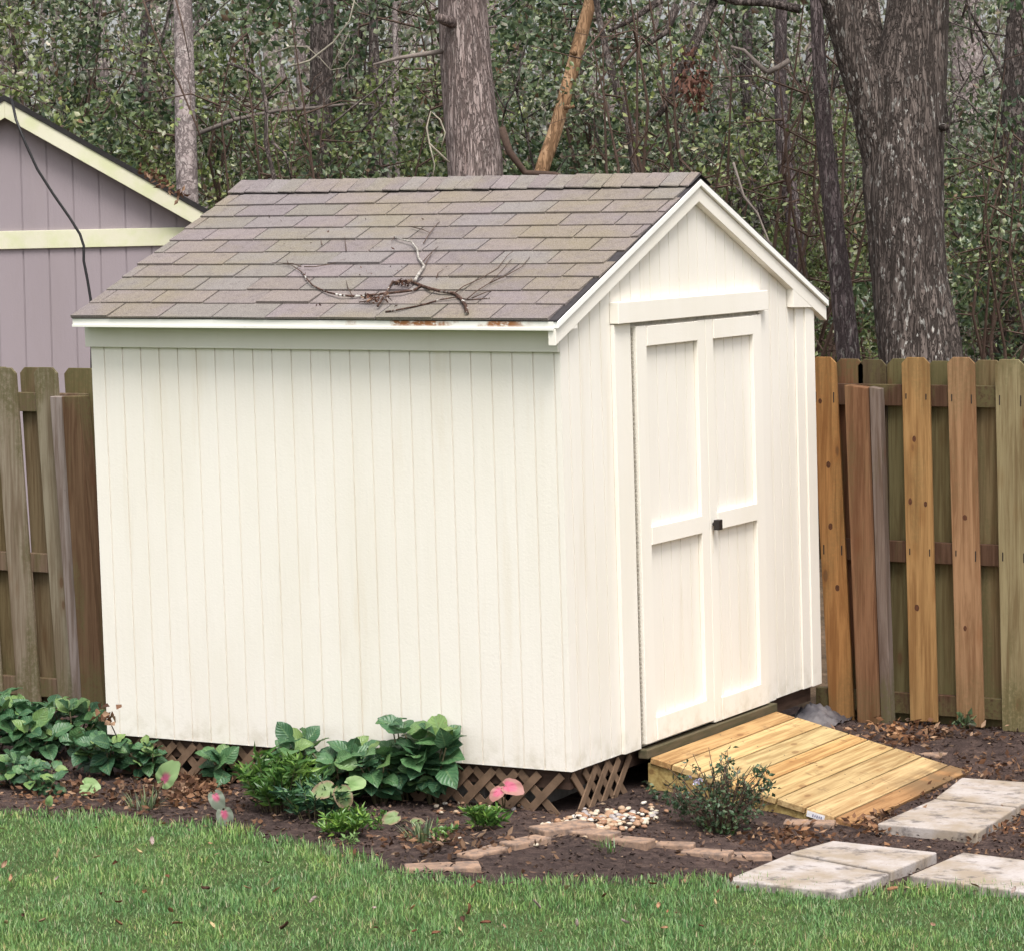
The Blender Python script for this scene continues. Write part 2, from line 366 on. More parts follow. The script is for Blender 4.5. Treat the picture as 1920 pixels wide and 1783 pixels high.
# ------------------------------------------------------------------ the setting: ground, bed, lawn
def axis_pts(lo, hi, step, far):
    a = list(np.arange(lo, hi+step/2, step)); d = step; x = hi
    out = []
    while x < far: d *= 1.5; x += d; out.append(x)
    neg = []; d = step; x = lo
    while x > -far: d *= 1.5; x -= d; neg.append(x)
    return np.array(neg[::-1]+a+out)
def grid_mesh(name, X, Y, Z, mat):
    n, m = X.shape; V = np.stack([X, Y, Z], -1).reshape(-1, 3)
    i, j = np.meshgrid(np.arange(n-1), np.arange(m-1), indexing='ij'); a = (i*m+j).ravel()
    return mesh(name, V, np.stack([a, a+m, a+m+1, a+1], 1), mat, smooth=True)
gx, gy = axis_pts(-6, 6, .15, 600), axis_pts(-5, 6, .15, 600)
X, Y = np.meshgrid(gx, gy, indexing='ij')
tag(grid_mesh('ground', X, Y, gz(X, Y), FOREST), kind='structure')
EDGE_PX = [(-60, 1512), (0, 1520), (200, 1530), (400, 1550), (560, 1578), (700, 1615), (790, 1640), (900, 1652), (1100, 1648), (1300, 1648), (1450, 1658), (1600, 1672), (1750, 1664), (1920, 1668), (2000, 1672)]
EP = np.array([at(u, v+9)[:2] for u, v in EDGE_PX])
EX = np.concatenate([[-40, -9], EP[:, 0], [4.5, 40]]); EY = np.concatenate([[EP[0, 1]+2, EP[0, 1]+.6], EP[:, 1], [.9, 3]])
o_ = np.argsort(EX); EX = EX[o_]; EY = EY[o_]
def edge(x): return np.interp(x, EX, EY)
bx = np.arange(-6, 6.01, .06); t = np.linspace(0, 1, 60)
X, T = np.meshgrid(bx, t, indexing='ij'); Y = (edge(X)-.12)*(1-T)+3.05*T
bedn = np.vectorize(lambda a, b: mnoise.noise(Vector((a*5, b*5, 0)))*.012 + mnoise.noise(Vector((a*17, b*17, 3)))*.006)
tag(grid_mesh('flower_bed', X, Y, gz(X, Y)+.012+bedn(X, Y), SOIL), kind='structure')
lx = axis_pts(-6, 6, .1, 60); t = np.concatenate([np.linspace(0, .06, 16), np.linspace(.07, 1, 24)])
X, T = np.meshgrid(lx, t, indexing='ij'); Y = edge(X)*(1-T)-60*T
tag(grid_mesh('lawn', X, Y, gz(X, Y)+.024*np.clip(T/.004, 0, 1)+.006, TURF), kind='structure')

def make_grass(N=235000):
    x = rng.uniform(-4.6, 4.2, N); y = edge(x) + .05 - 3.1*rng.random(N)**.85
    wv = .05*np.sin(x*9.1)+.04*np.sin(x*23+1); keep = (y < edge(x)+wv*.8+.02)
    # keep the slabs clear
    x, y = x[keep], y[keep]; n = len(x)
    z = gz(x, y)+.02
    L = rng.uniform(.022, .056, n)*(.85+.3*np.sin(x*5.3+1+np.sin(y*7))*np.sin(y*6.1+1.3*np.sin(x*4.1))); Wd = rng.uniform(.003, .0052, n)
    az = rng.uniform(0, 2*np.pi, n); tilt = rng.uniform(.1, 1.0, n)
    hd = np.stack([np.cos(az), np.sin(az), 0*az], 1); s = np.stack([-np.sin(az), np.cos(az), 0*az], 1)
    b = np.stack([x, y, z], 1)
    m = b + hd*(L*.45*np.sin(tilt*.55))[:, None] + np.array([0, 0, 1])*(L*.5*np.cos(tilt*.55))[:, None]
    tp = m + hd*(L*.55*np.sin(tilt*1.25))[:, None] + np.array([0, 0, 1])*(L*.5*np.cos(tilt*1.25))[:, None]
    w_ = (s*Wd[:, None]/2)
    V = np.stack([b-w_, b+w_, m+w_*.9, m-w_*.9, tp], 1).reshape(-1, 3); k = np.arange(n)[:, None]*5
    F = np.concatenate([k+np.array([[0, 1, 2]]), k+np.array([[0, 2, 3]]), k+np.array([[3, 2, 4]])], 0)
    tag(mesh('grass', V, F, GRASS), 'short green lawn grass filling the foreground', 'grass', kind='stuff')
make_grass()

# ------------------------------------------------------------------ the shed
L, W = 2.44, 2.71
RY, RZ, EZ, EY0, EY1 = 1.355, 2.545, 1.951, -.106, 2.833
SLL = (RZ-EZ)/(RY-EY0); SLR = (RZ-1.936)/(EY1-RY)
def roofz(y): return RZ-(RY-y)*SLL if y < RY else RZ-(y-RY)*SLR
shed = thing('garden_shed', 'cream painted wooden shed with grey shingled roof and closed double doors', 'shed', (-L/2, W/2, -.2))
def part(mb, name, mat, parent=shed, **k): return mb.obj(name, mat, parent, leaning=True, **k)

def siding_long():
    mb = MB(); gw, gd, y0, zt = .0075, .006, 0, 1.925; xs = [-L]; x = -L+.07
    while x < -.02: xs += [x, x+gw]; x += .1016
    xs.append(0)
    for i in range(0, len(xs)-1, 1):
        a, b = xs[i], xs[i+1]; groove = (i % 2 == 1)
        yy = y0+gd if groove else y0
        mb.add([(a, yy, 0), (b, yy, 0), (b, yy, zt), (a, yy, zt)], [(0, 1, 2, 3)])
        if groove:
            for q, f in ((a, (0, 1, 2, 3)), (b, (3, 2, 1, 0))): mb.add([(q, y0, 0), (q, yy, 0), (q, yy, zt), (q, y0, zt)], [f])
    mb.box(-L, -.012, .009, .05, .001, zt)
    mb.add([(-L, 0, 0), (0, 0, 0), (0, .009, 0), (-L, .009, 0)], [(0, 3, 2, 1)])
    return part(mb, 'side_wall', SIDING)
siding_long()
def siding_gable():
    mb = MB(); gw, gd = .007, .005; ys = [0]; y = .075
    while y < W-.05: ys += [y, y+gw]; y += .1016
    ys.append(W); brk = sorted(set(ys+[RY]))
    ztop = lambda q: roofz(q)-.03
    for i in range(len(ys)-1):
        a, b = ys[i], ys[i+1]; gr = i % 2 == 1; xx = -gd if gr else 0
        seg = [a, RY, b] if a < RY < b else [a, b]
        for p, q in zip(seg[:-1], seg[1:]):
            mb.add([(xx, p, 0), (xx, q, 0), (xx, q, ztop(q)), (xx, p, ztop(p))], [(0, 1, 2, 3)])
        if gr:
            for q, f in ((a, (0, 1, 2, 3)), (b, (3, 2, 1, 0))): mb.add([(0, q, 0), (xx, q, 0), (xx, q, ztop(q)), (0, q, ztop(q))], [f])
    mb.prism([(-.007, .052, .001), (-.007, W, .001), (-.007, W, ztop(W)), (-.007, RY, ztop(RY)), (-.007, .052, ztop(.052))], (-.04, 0, 0))
    mb.add([(0, 0, 0), (0, W, 0), (-.007, W, 0), (-.007, 0, 0)], [(0, 3, 2, 1)])
    return part(mb, 'gable_wall', SIDING)
siding_gable()
b = MB(); b.prism([(-L+.002, .052, 0), (-L+.002, W-.002, 0), (-L+.002, W-.002, roofz(W)-.03), (-L+.002, RY, RZ-.03), (-L+.002, .052, roofz(.052)-.03)], (.04, 0, 0)); part(b, 'end_wall', SIDING)
b = MB(); b.box(-L+.044, -.05, W-.045, W-.003, 0, 1.93); part(b, 'back_wall', SIDING)
b = MB(); b.box(-L+.05, -.05, .06, W-.05, -.012, .02); part(b, 'floor', DARKWOOD)
# trims
b = MB(); b.box(-L-.018, .0, -.02, -.0006, 1.806, 1.906); part(b, 'frieze_board', FRIEZE, bevel=.002)
b = MB(); b.box(-L-.018, .03, EY0-.004, EY0+.012, 1.908, 1.941); b.box(-L-.018, .03, EY0-.010, EY0-.0045, 1.902, 1.914); part(b, 'drip_fascia', FASCIA, bevel=.001)
b = MB(); b.box(-L-.01, .0, EY0+.0125, -.001, 1.9065, 1.917); part(b, 'soffit', TRIM)
b = MB(); b.box(-L-.01, .0, W+.001, EY1-.012, 1.90, 1.91); part(b, 'soffit', TRIM)
b = MB(); b.box(-L-.018, .03, EY1-.012, EY1+.003, 1.888, 1.924); part(b, 'drip_fascia', WHITE)
def rake(side):
    e0 = EY0 if side < 0 else EY1
    def band(t0, t1, x0, x1, mat, name):
        m_ = MB()
        a, c = (e0, RY) if side < 0 else (RY, e0)
        m_.prism([(x0, a, roofz(a)-t1), (x0, c, roofz(c)-t1), (x0, c, roofz(c)-t0), (x0, a, roofz(a)-t0)], (x1-x0, 0, 0))
        return part(m_, name, mat, bevel=.0015)
    band(.012, .040, .001, .050, WHITE, 'rake_drip_edge'); band(.044, .112, .001, .036, TRIM, 'rake_board'); band(.0395, .0445, .001, .02, FELT, 'rake_shadow_strip')  # the thin black strip is added as the shadow line below the drip edge
    m_ = MB()
    if side < 0: pol = [(EY0, 1.903), (.10, 1.903), (.10, roofz(.10)-.112), (EY0, roofz(EY0)-.0465)]
    else: pol = [(2.42, 1.905), (EY1, 1.890), (EY1, 1.892), (2.42, roofz(2.42)-.112)]
    m_.prism([(.0012, y, z) for y, z in pol], (.034, 0, 0)); part(m_, 'eave_return', TRIM, bevel=.0015)
rake(-1); rake(1)
b = MB(); b.box(.0008, .020, 2.60, 2.712, .0, 1.90); part(b, 'corner_trim', TRIM, bevel=.002)
b = MB(); b.box(.0008, .012, 2.50, 2.598, .0, 1.905); part(b, 'corner_trim', SIDING, bevel=.002)
# doors
b = MB(); b.box(.0008, .020, .478, .640, .0, 1.902); part(b, 'door_casing', TRIM, bevel=.002)
b = MB(); b.box(.0008, .016, 2.040, 2.150, .0, 1.902); part(b, 'door_casing', SIDING, bevel=.002)
b = MB(); b.box(.0008, .046, .474, 2.09, 1.905, 2.000); part(b, 'header_board', TRIM, bevel=.003)
b = MB(); b.box(.0006, .006, .641, 2.039, .004, 1.903); part(b, 'door_gap', flat('dark cream gap', (.55, .51, .44), .9))  # backing sheet behind the door leaves, a darker cream than the trim
def leaf_door(y0, y1, sl, sr, zb):
    pb = MB(); gw = .006; y = y0; x0, x1 = .0065, .014; k = y0+.04; seams = []
    while k < y1-.02: seams.append(k); k += .1016
    cuts = [y0]+[q for s_ in seams for q in (s_, s_+gw)]+[y1]
    for i in range(len(cuts)-1):
        xx = x1-.004 if i % 2 else x1
        pb.box(x0, xx, cuts[i], cuts[i+1], zb, 1.886)
    d = part(pb, 'door', SIDING)
    X0, X1 = .0145, .036
    for nm, a, c, z0, z1 in (('door_stile', y0, y0+sl, zb, 1.886), ('door_stile', y1-sr, y1, zb, 1.886),
                             ('door_rail', y0+sl+.0015, y1-sr-.0015, 1.795, 1.884), ('door_rail', y0+sl+.0015, y1-sr-.0015, .905, .987), ('door_rail', y0+sl+.0015, y1-sr-.0015, zb+.002, zb+.108)):
        q = MB(); q.box(X0, X1 if nm == 'door_stile' else X1+.004, a, c, z0, z1); part(q, nm, TRIM, d, bevel=.0025)
    return d
dl = leaf_door(.662, 1.386, .105, .085, .016); dr = leaf_door(1.391, 2.026, .080, .100, .004)
def m_streak():
    m = M('rust streak on paint', .6, .25); n = m.noise(m.coord((60, 60, 4)), 1, 4); m.col(m.mix(m.val(n, .4, .65), (.80, .75, .66), (.52, .33, .19))); return m.m
b = MB(); b.tube([(.037, 1.418, .936), (.075, 1.418, .936)], .009, 12); b.box(.05, .078, 1.398, 1.438, .910, .958); part(b, 'door_knob', KNOB, dr, bevel=.006)
b = MB(); b.box(.0364, .0372, 1.404, 1.424, .80, .905); part(b, 'rust_streak', m_streak(), dr)
def hinge(y, z0, z1, door):
    q = MB(); z = z0
    while z < z1: q.tube([(.021, y, z), (.021, y, z+.012)], .0045, 6); z += .021
    part(q, 'hinge', HINGE, door)
hinge(.651, .02, 1.88, dl); hinge(2.033, .01, 1.88, dr)
b = MB(); b.box(.001, .052, .640, 2.08, -.046, -.004); part(b, 'threshold', flat('dark greenish old sill', (.115, .09, .055), .85, .2, 1, .5, .5, .003, (.07, .065, .035), (40, 5, 40)), bevel=.004)
# roof
b = MB()
for e0, e1 in ((EY0, RY), (EY1, RY)):
    s_ = -1 if e0 < e1 else 1
    b.prism([(-L-.02, e0+s_*.004, roofz(e0)-.0115), (-L-.02, RY, RZ-.0115), (-L-.02, RY, RZ-.005), (-L-.02, e0+s_*.004, roofz(e0)-.005)], (L+.02+.046, 0, 0))
roof = part(b, 'roof', FELT)
def shingles():
    V = MB(); nc = 10; tab = .2835
    for side in (-1, 1):
        e0 = (EY0 if side < 0 else EY1); sl = SLL if side < 0 else SLR
        ln = math.hypot(1, sl)*abs(RY-e0); up = np.array([0, (RY-e0)/abs(RY-e0), sl])/math.hypot(1, sl); nr = np.cross((1, 0, 0), up)*(1 if side < 0 else -1)
        if nr[2] < 0: nr = -nr
        ex = (ln-.13)/nc
        for c in range(nc):
            s0 = c*ex - (.012 if c == 0 else 0); s1 = (c+1)*ex+.03
            off = ((c % 2)*.5 + .28 + random.uniform(-.05, .05))*tab
            x = -L-.022-off; xr = .043+random.uniform(-.022, .008)
            if c == 1: xr = .018
            while x < xr:
                a = max(x, -L-.024+random.uniform(0, .008)); bb = min(x+tab-.0075, xr)
                if bb-a > .03:
                    j = [random.uniform(-.003, .003) for _ in range(4)]; lift = random.uniform(.0085, .0125)+(.004 if random.random() < .08 else 0)
                    base = lambda xx, ss, h: np.array([xx, e0, roofz(e0)]) + up*ss + nr*(h-.0035)
                    P = [base(a, s0+j[0], .0008), base(bb, s0+j[1], .0008), base(bb, s1, .0008), base(a, s1, .0008),
                         base(a, s0+j[0], lift), base(bb, s0+j[1], lift+random.uniform(-.001, .0015)), base(bb, s1, .0022), base(a, s1, .0022)]
                    V.add(P, [(0, 3, 2, 1), (4, 5, 6, 7), (0, 1, 5, 4), (1, 2, 6, 5), (2, 3, 7, 6), (3, 0, 4, 7)] if side < 0 else [(0, 1, 2, 3), (7, 6, 5, 4), (4, 5, 1, 0), (5, 6, 2, 1), (6, 7, 3, 2), (7, 4, 0, 3)])
                x += tab
    part(V, 'shingles', SHINGLE, roof)
    U = MB(); K = MB(); x = -L-.024
    while x < .03:
        x1 = min(x+.0925, .042); jl = random.uniform(-.006, .006); h = .0155+random.uniform(0, .003)
        def prof(xx, h): return [(xx, RY-.128+jl, roofz(RY-.128)+h*.9), (xx, RY-.02, RZ-.02*SLL+h+.004), (xx, RY, RZ+h+.005), (xx, RY+.02, RZ-.02*SLR+h+.004), (xx, RY+.128, roofz(RY+.128)+h)]
        A = prof(x, h+.0025); B = prof(x1, h-.001); A2 = [(p[0], p[1], p[2]-.005) for p in A]; B2 = [(p[0], p[1], p[2]-.005) for p in B]
        P = A+B+A2+B2; F = [(i, i+1, 6+i, 5+i) for i in range(4)]+[(15+i, 16+i, 11+i, 10+i) for i in range(4)]+[(10+i, 11+i, i+1, i) for i in range(4)]+[(5+i, 6+i, 16+i, 15+i) for i in range(4)]+[(0, 5, 15, 10), (4, 14, 19, 9)]
        U.add([(x, RY-.118, roofz(RY-.118)+.010), (x1+.008, RY-.118, roofz(RY-.118)+.010), (x1+.008, RY, RZ+.011), (x, RY, RZ+.011), (x1+.008, RY+.118, roofz(RY+.118)+.010), (x, RY+.118, roofz(RY+.118)+.010)], [(0, 1, 2, 3), (3, 2, 4, 5)])
        K.add(P, F); x += .0985
    part(U, 'ridge_underlay', FELT, roof); part(K, 'ridge_cap', SHINGLE, roof)
shingles()
# under the floor
b = MB(); b.box(-L+.02, -.03, .03, .07, -.085, -.004); b.box(-L+.02, -.03, W-.07, W-.03, -.085, -.004); b.box(-.07, -.031, .07, W-.071, -.085, -.004); b.box(-L+.02, -L+.06, .07, W-.071, -.085, -.004)
part(b, 'rim_joist', DARKWOOD)
for k in range(4):
    b = MB(); x = -L+.12+k*.55; b.box(x, x+.19, .085, .48, -.21, -.086); part(b, 'concrete_pier', CONC, bevel=.006)
for x in (-.42,):
    b = MB(); b.box(x, x+.19, .2, .6, -.21, -.0865); part(b, 'concrete_pier', CONC, bevel=.006)
def lattice(P0, du, length, nrm):
    mb = MB(); du = np.array(du, float); up = np.array([0, 0, 1.0]); nrm = np.array(nrm, float); zb, zt = -.235, -.022; hgt = zt-zb
    for sgn, off in ((1, .004), (-1, -.004)):
        s_ = -.1
        while s_ < length:
            a, c = (s_, s_+hgt) if sgn > 0 else (s_+hgt, s_)
            if min(a, c) > -.03 and max(a, c) < length+.03:
                p, q = np.array(P0)+du*a+up*zb, np.array(P0)+du*c+up*zt; d = (q-p); ln = np.linalg.norm(d); d /= ln
                mb.obb((p+q)/2+nrm*off+nrm*random.uniform(-.0008, .0008), d, np.cross(nrm, d), nrm, ln/2, .0175, .0032)
            s_ += .112
    return mb
part(lattice((-L+.03, .018, 0), (1, 0, 0), L-.06, (0, -1, 0)), 'lattice_skirt', LATTICE)
part(lattice((-.018, .03, 0), (0, 1, 0), .56, (1, 0, 0)), 'lattice_skirt', LATTICE)

# ------------------------------------------------------------------ ramp
ramp = thing('wooden_ramp', 'new yellow pine ramp leading down from the shed doors', 'ramp', (.5, 1.36, -.25))
RA, RB = np.array([.058, 0, -.040]), np.array([1.045, 0, -.262]); rd = RB-RA; rl = np.linalg.norm(rd); rd /= rl; rn = np.array([-rd[2], 0, rd[0]])
wd = [.098, .128, .128, .090, .128, .128, .128, .095]; sc_ = (rl-.007*7)/sum(wd); s_ = 0
tones = [(.46, .29, .13), (.54, .38, .18), (.47, .36, .18), (.52, .33, .14), (.48, .345, .165), (.44, .32, .16), (.53, .385, .20), (.36, .205, .095)]
for k, q in enumerate(wd):
    q *= sc_; y0, y1 = .655+random.uniform(-.004, .004), 2.055+random.uniform(-.006, .006)
    c = RA+rd*(s_+q/2)+np.array([0, (y0+y1)/2, 0])
    m_ = MB(); m_.obb(c-rn*.014, rd, (0, 1, 0), rn, q/2, (y1-y0)/2, .014); o = m_.obj('deck_board', NEWPINE, ramp, bevel=.003); o.color = (*tones[k], 1)
    for yy in (y0+.03, (y0+y1)/2, y1-.03):
        for fx in (-.28, .28):
            sm = MB(); pc = RA+rd*(s_+q/2+fx*q)+np.array([0, yy, 0]); sm.tube([pc-rn*.003, pc+rn*.0006], .0038, 8); sm.obj('screw', KNOB, o)
    if k == 7: tag(o, 'orange brown weathered lowest board')
    s_ += q+.007
for y in (.668, 2.005):
    m_ = MB(); t0 = RA-rn*.0285; t1 = RB-rn*.0285
    m_.prism([(t0[0]-.015, y, -.232), (t0[0]-.015, y, t0[2]), (t1[0]-.02, y, t1[2]+.002), (t1[0]-.02, y, -.297), (.6, y, -.285)], (0, .038, 0)); o = m_.obj('stringer', NEWPINE, ramp, bevel=.002); o.color = (.42, .32, .13, 1)
m_ = MB(); c = RA+rd*(rl-.19)+np.array([0, .6525, 0])-rn*.02; m_.obb(c, rd, (0, 1, 0), rn, .042, .0012, .013); tagobj = m_.obj('paper_tag', flat('white paper tag', (.72, .72, .75), .6, .2, 90, .25, 0), ramp)
m_ = MB()
for k in range(5): m_.obb(c+rd*(-.012+.010*k)+np.array([0, -.0018, 0])-rn*.001, rd, (0, 1, 0), rn, .0028, .0004, .0045 if k % 2 else .006)
m_.obj('tag_print', flat('blue grey ink', (.2, .2, .32), .6, bump=0), tagobj)

# ------------------------------------------------------------------ fences
def picket(name, fence, x, wdt, y, z0, z1, tone, ln=0.0, mat=None, th=.016):
    mat = mat or FENCE
    h = .03; pol = [(-wdt/2, z0), (wdt/2, z0), (wdt/2, z1-h), (wdt/2-h, z1), (-wdt/2+h, z1), (-wdt/2, z1-h)]
    m_ = MB(); m_.prism([(x+wdt/2+px_-(pz-1.6)*ln, y, pz) for px_, pz in pol], (0, th, 0)); o = m_.obj(name, mat, fence, bevel=.002); o.color = (*tone, 1); return o
def vary(t, a=.12): k = random.uniform(1-a, 1+a); return tuple(q*k*random.uniform(.95, 1.05) for q in t)
ORANGE, OLIVEW, TAN, GREYW, BROWNW = (.33, .165, .062), (.19, .15, .065), (.30, .19, .10), (.28, .235, .16), (.15, .07, .038)
fr = thing('wooden_fence', 'orange and olive shadowbox picket fence standing right of the shed', 'fence', (2, 2.8, -.2))
yb = 2.78
front = [(-.058, .135, ORANGE, .05), (.428, .146, (.32, .185, .075), .022), (.668, .142, (.29, .17, .09), .026), (.915, .15, (.24, .21, .12), .02)]
FP = []
for k, (x, q, tn, l_) in enumerate(front): FP.append(picket('picket', fr, x, q, yb, -.16-.01*k+(-.04 if k == 0 else 0), 1.645+random.uniform(-.006, .008), vary(tn, .05), l_, NEWFENCE if k < 3 else FENCE))
for k in range(11): picket('picket', fr, 1.16+.243*k, .143, yb, -.19, 1.645+random.uniform(-.01, .01), vary(random.choice([OLIVEW, TAN, ORANGE])), .02)
for k, x in enumerate([.055, .178, .335, .545, .785]+[1.03+.243*q for q in range(11)]): picket('picket', fr, x-.006, .153, yb+.056, -.19, 1.63+random.uniform(-.006, .006), vary([BROWNW, (.08, .055, .032), (.11, .088, .042), (.125, .095, .046), (.15, .11, .06)][k] if k < 5 else random.choice([OLIVEW, TAN])), .01)
for z0, z1 in ((1.402, 1.508), (.622, .728), (-.14, -.035)):
    m_ = MB(); m_.box(-.05, 3.95, yb+.0165, yb+.0545, z0, z1); o = m_.obj('rail', FENCE, fr, bevel=.003); o.color = (.075, .04, .024, 1)
m_ = MB(); m_.prism([(.215, yb-.075, -.24), (.330, yb-.075, -.24), (.272, yb-.075, 1.495), (.152, yb-.075, 1.508)], (0, .09, 0)); o = m_.obj('post', NEWFENCE, fr, bevel=.004); o.color = (.185, .095, .05, 1)
m_ = MB(); m_.prism([(.333, yb-.05, -.24), (.385, yb-.05, -.24), (.330, yb-.05, 1.49), (.275, yb-.05, 1.50)], (0, .065, 0)); o = m_.obj('post', FENCE, fr, bevel=.003); o.color = (.17, .13, .11, 1)
for xx in (2.55,):
    m_ = MB(); m_.box(xx, xx+.09, yb+.075, yb+.165, -.24, 1.50); o = m_.obj('post', FENCE, fr, bevel=.003); o.color = (.2, .12, .07, 1)
KNOTM = flat('dark wood knot', (.10, .04, .02), .7, .2, 120, .5)
NAIL = flat('rust dark nail streak', (.03, .02, .015), .8, bump=0)
for k, (x, q, tn, l_) in enumerate(front):
    pk = FP[k]
    for zc in (1.46, .69):
        for sx in (-1, 1):
            m_ = MB(); xc = x+q/2+sx*q*.36-(zc-1.6)*l_; m_.box(xc-.003, xc+.003, yb-.0012, yb+.002, zc-random.uniform(.02, .05), zc+.006); m_.obj('nail_streak', NAIL, pk)
    for zc, fx in (((1.42, .3), (1.10, .5), (.79, .45), (.48, .6)) if k == 0 else ((1.24, .4), (.93, .2), (.92, .75), (.40, .35)) if k == 1 else ((.86, .5), (.31, .4)) if k == 2 else ()):
        m_ = MB(); xc = x+q*fx-(zc-1.6)*l_; c_ = np.array([xc, yb-.0006, zc]); rx, rz = random.uniform(.009, .014), random.uniform(.012, .018)
        m_.prism([c_+np.array([rx*math.cos(t_)*random.uniform(.9, 1.1), 0, rz*math.sin(t_)*random.uniform(.9, 1.1)]) for t_ in np.linspace(0, 2*math.pi, 13)[:-1]][::-1], (0, .002, 0)); m_.obj('knot', KNOTM, pk)
fl = thing('wooden_fence', 'grey weathered shadowbox picket fence standing left of the shed', 'fence', (-5, 1.5, -.2)); yb = 1.5
for k, x in enumerate([-3.937, -4.205, -4.45, -4.70, -4.95, -5.2, -5.45, -5.7]): picket('picket', fl, x, .148, yb, -.21, 1.608+random.uniform(-.006, .006), vary((.26, .225, .165), .07), -(-.058))
for k, x in enumerate([-3.757, -4.045, -4.32, -4.57, -4.82, -5.07, -5.32, -5.57]): picket('picket', fl, x-.025, .205, yb+.056, -.21, 1.606+random.uniform(-.006, .006), vary((.17, .125, .065), .08), .045)
for z0, z1 in ((1.375, 1.475), (.525, .625), (-.14, -.04)):
    m_ = MB(); m_.box(-5.7, -3.62, yb+.0165, yb+.0545, z0, z1); o = m_.obj('rail', FENCE, fl, bevel=.003); o.color = (.16, .11, .075, 1)
m_ = MB(); m_.prism([(-3.70, yb-.05, -.24), (-3.62, yb-.05, -.24), (-3.70, yb-.05, 1.462), (-3.80, yb-.05, 1.462)], (0, .06, 0)); o = m_.obj('post', FENCE, fl, bevel=.004); o.color = (.24, .20, .18, 1)
m_ = MB(); m_.prism([(-3.617, yb-.085, -.24), (-3.475, yb-.085, -.24), (-3.59, yb-.085, 1.468), (-3.697, yb-.085, 1.466)], (0, .10, 0)); o = m_.obj('post', FENCE, fl, bevel=.004); o.color = (.125, .075, .042, 1)

# ------------------------------------------------------------------ neighbouring building
HO = dep(8, 185, 24.0); hd_ = ray(60, 387)*np.array([1, 1, 0]); hd_ = hd_/np.linalg.norm(hd_); hn = -hd_; hu = np.array([hd_[1], -hd_[0], 0])
house = thing('neighbour_building', 'mauve grey sided building with cream rake boards behind the left fence', 'building', (HO[0], HO[1], -.2))
HA = HO[2]; HS = .585
def hp(u, z, n=0.): return HO*np.array([1, 1, 0]) + hu*u + hn*n + np.array([0, 0, z])
def hrz(u): return HA-abs(u)*HS
m_ = MB(); gwd = .012; us = [-1.78]; u = -1.70+.062
while u < 1.75: us += [u, u+gwd]; u += .1935
us.append(1.78)
for i in range(len(us)-1):
    a, c = us[i], us[i+1]; g_ = i % 2; nn = -.009 if g_ else 0
    seg = [a, 0, c] if a < 0 < c else [a, c]
    for p, q in zip(seg[:-1], seg[1:]): m_.add([hp(p, -.2, nn), hp(q, -.2, nn), hp(q, hrz(q)-.02, nn), hp(p, hrz(p)-.02, nn)], [(0, 1, 2, 3)])
    if g_:
        for q in (a, c): m_.add([hp(q, -.2, nn), hp(q, -.2, 0), hp(q, hrz(q)-.02, 0), hp(q, hrz(q)-.02, nn)], [(0, 1, 2, 3)])
m_.prism([hp(-1.78, -.2, -.012), hp(1.78, -.2, -.012), hp(1.78, hrz(1.78)-.02, -.012), hp(0, HA-.02, -.012), hp(-1.78, hrz(1.78)-.02, -.012)], tuple(hd_*4.5))
m_.obj('wall', PURPLE, house)
m_ = MB(); m_.prism([hp(.34+.34-.08, 1.62, .001), hp(.34+.34+.13, 1.62, .001), hp(.81, 1.628, .001), hp(.60, 1.628, .001)], tuple(hn*.0006)); m_.obj('panel_seam', HROOF, house)
zt0 = dep(0, 471, 24)[2]; zt1 = dep(0, 437, 24)[2]
m_ = MB(); m_.prism([hp(-1.85, zt0, .001), hp(1.72, zt0+.02, .001), hp(1.72, zt1+.02, .001), hp(-1.85, zt1, .001)], tuple(hn*.022)); m_.obj('trim_band', HTRIM, house, bevel=.003)
for sg in (-1, 1):
    m_ = MB(); m_.prism([hp(0, HA-.022, .10), hp(sg*1.98, hrz(1.98)-.022, .10), hp(sg*1.98, hrz(1.98)-.150, .10), hp(0, HA-.150, .10)], tuple(hn*.025)); m_.obj('rake_board', HTRIM, house, bevel=.003)
    m_ = MB(); m_.prism([hp(0, HA-.02, .135), hp(sg*2.02, hrz(2.02)-.02, .135), hp(sg*2.02, hrz(2.02)+.022, .135), hp(0, HA+.022, .135)], tuple(hd_*4.8)); m_.obj('roof', HROOF, house)
cp = [(22, 188), (30, 225), (48, 270), (70, 318), (100, 365), (130, 408), (150, 440), (157, 462), (157, 490), (164, 525), (170, 562), (172, 620), (172, 700)]
m_ = MB(); m_.tube([dep(u, v, 23.6 if i > 0 else 23.8) for i, (u, v) in enumerate(cp)], .0105, 8); tag(m_.obj('cable', CABLE, smooth=True), 'black cable drooping down in front of the mauve wall', 'cable')

# ------------------------------------------------------------------ pavers and bricks
def slab(name, P, top, th, mat, label, cat, group, tone=None):
    m_ = MB(); c = np.mean(np.array(P), 0)
    m_.prism([(p[0], p[1], top-th) for p in P], (0, 0, th)); o = m_.obj(name, mat, bevel=.006); tag(o, label, cat, group)
    if tone: o.color = (*tone, 1)
    return o
def pv(px, dz): return [tuple(atz(u, v, dz)[:2]) for u, v in px]
GP = 'square concrete pavers beside the ramp'
slab('paver', pv([(1362, 1648), (1575, 1672), (1668, 1637), (1478, 1600)], -.235), -.235, .05, PAVER, 'pale greyish paver nearest the lawn, in front of the ramp foot', 'paver', GP)
slab('paver', pv([(1482, 1597), (1671, 1633), (1757, 1597), (1562, 1575)], -.234), -.234, .05, PAVER, 'tan stained paver just in front of the ramp foot', 'paver', GP)
slab('paver', pv([(1645, 1543), (1833, 1560), (1906, 1513), (1752, 1497)], -.232), -.232, .055, PAVER, 'whitest paver lying beside the low end of the ramp', 'paver', GP)
slab('paver', pv([(1755, 1494), (1909, 1510), (1990, 1470), (1803, 1457)], -.231), -.231, .05, PAVER, 'tan paver beyond the whitest one, at the far corner of the ramp', 'paver', GP)
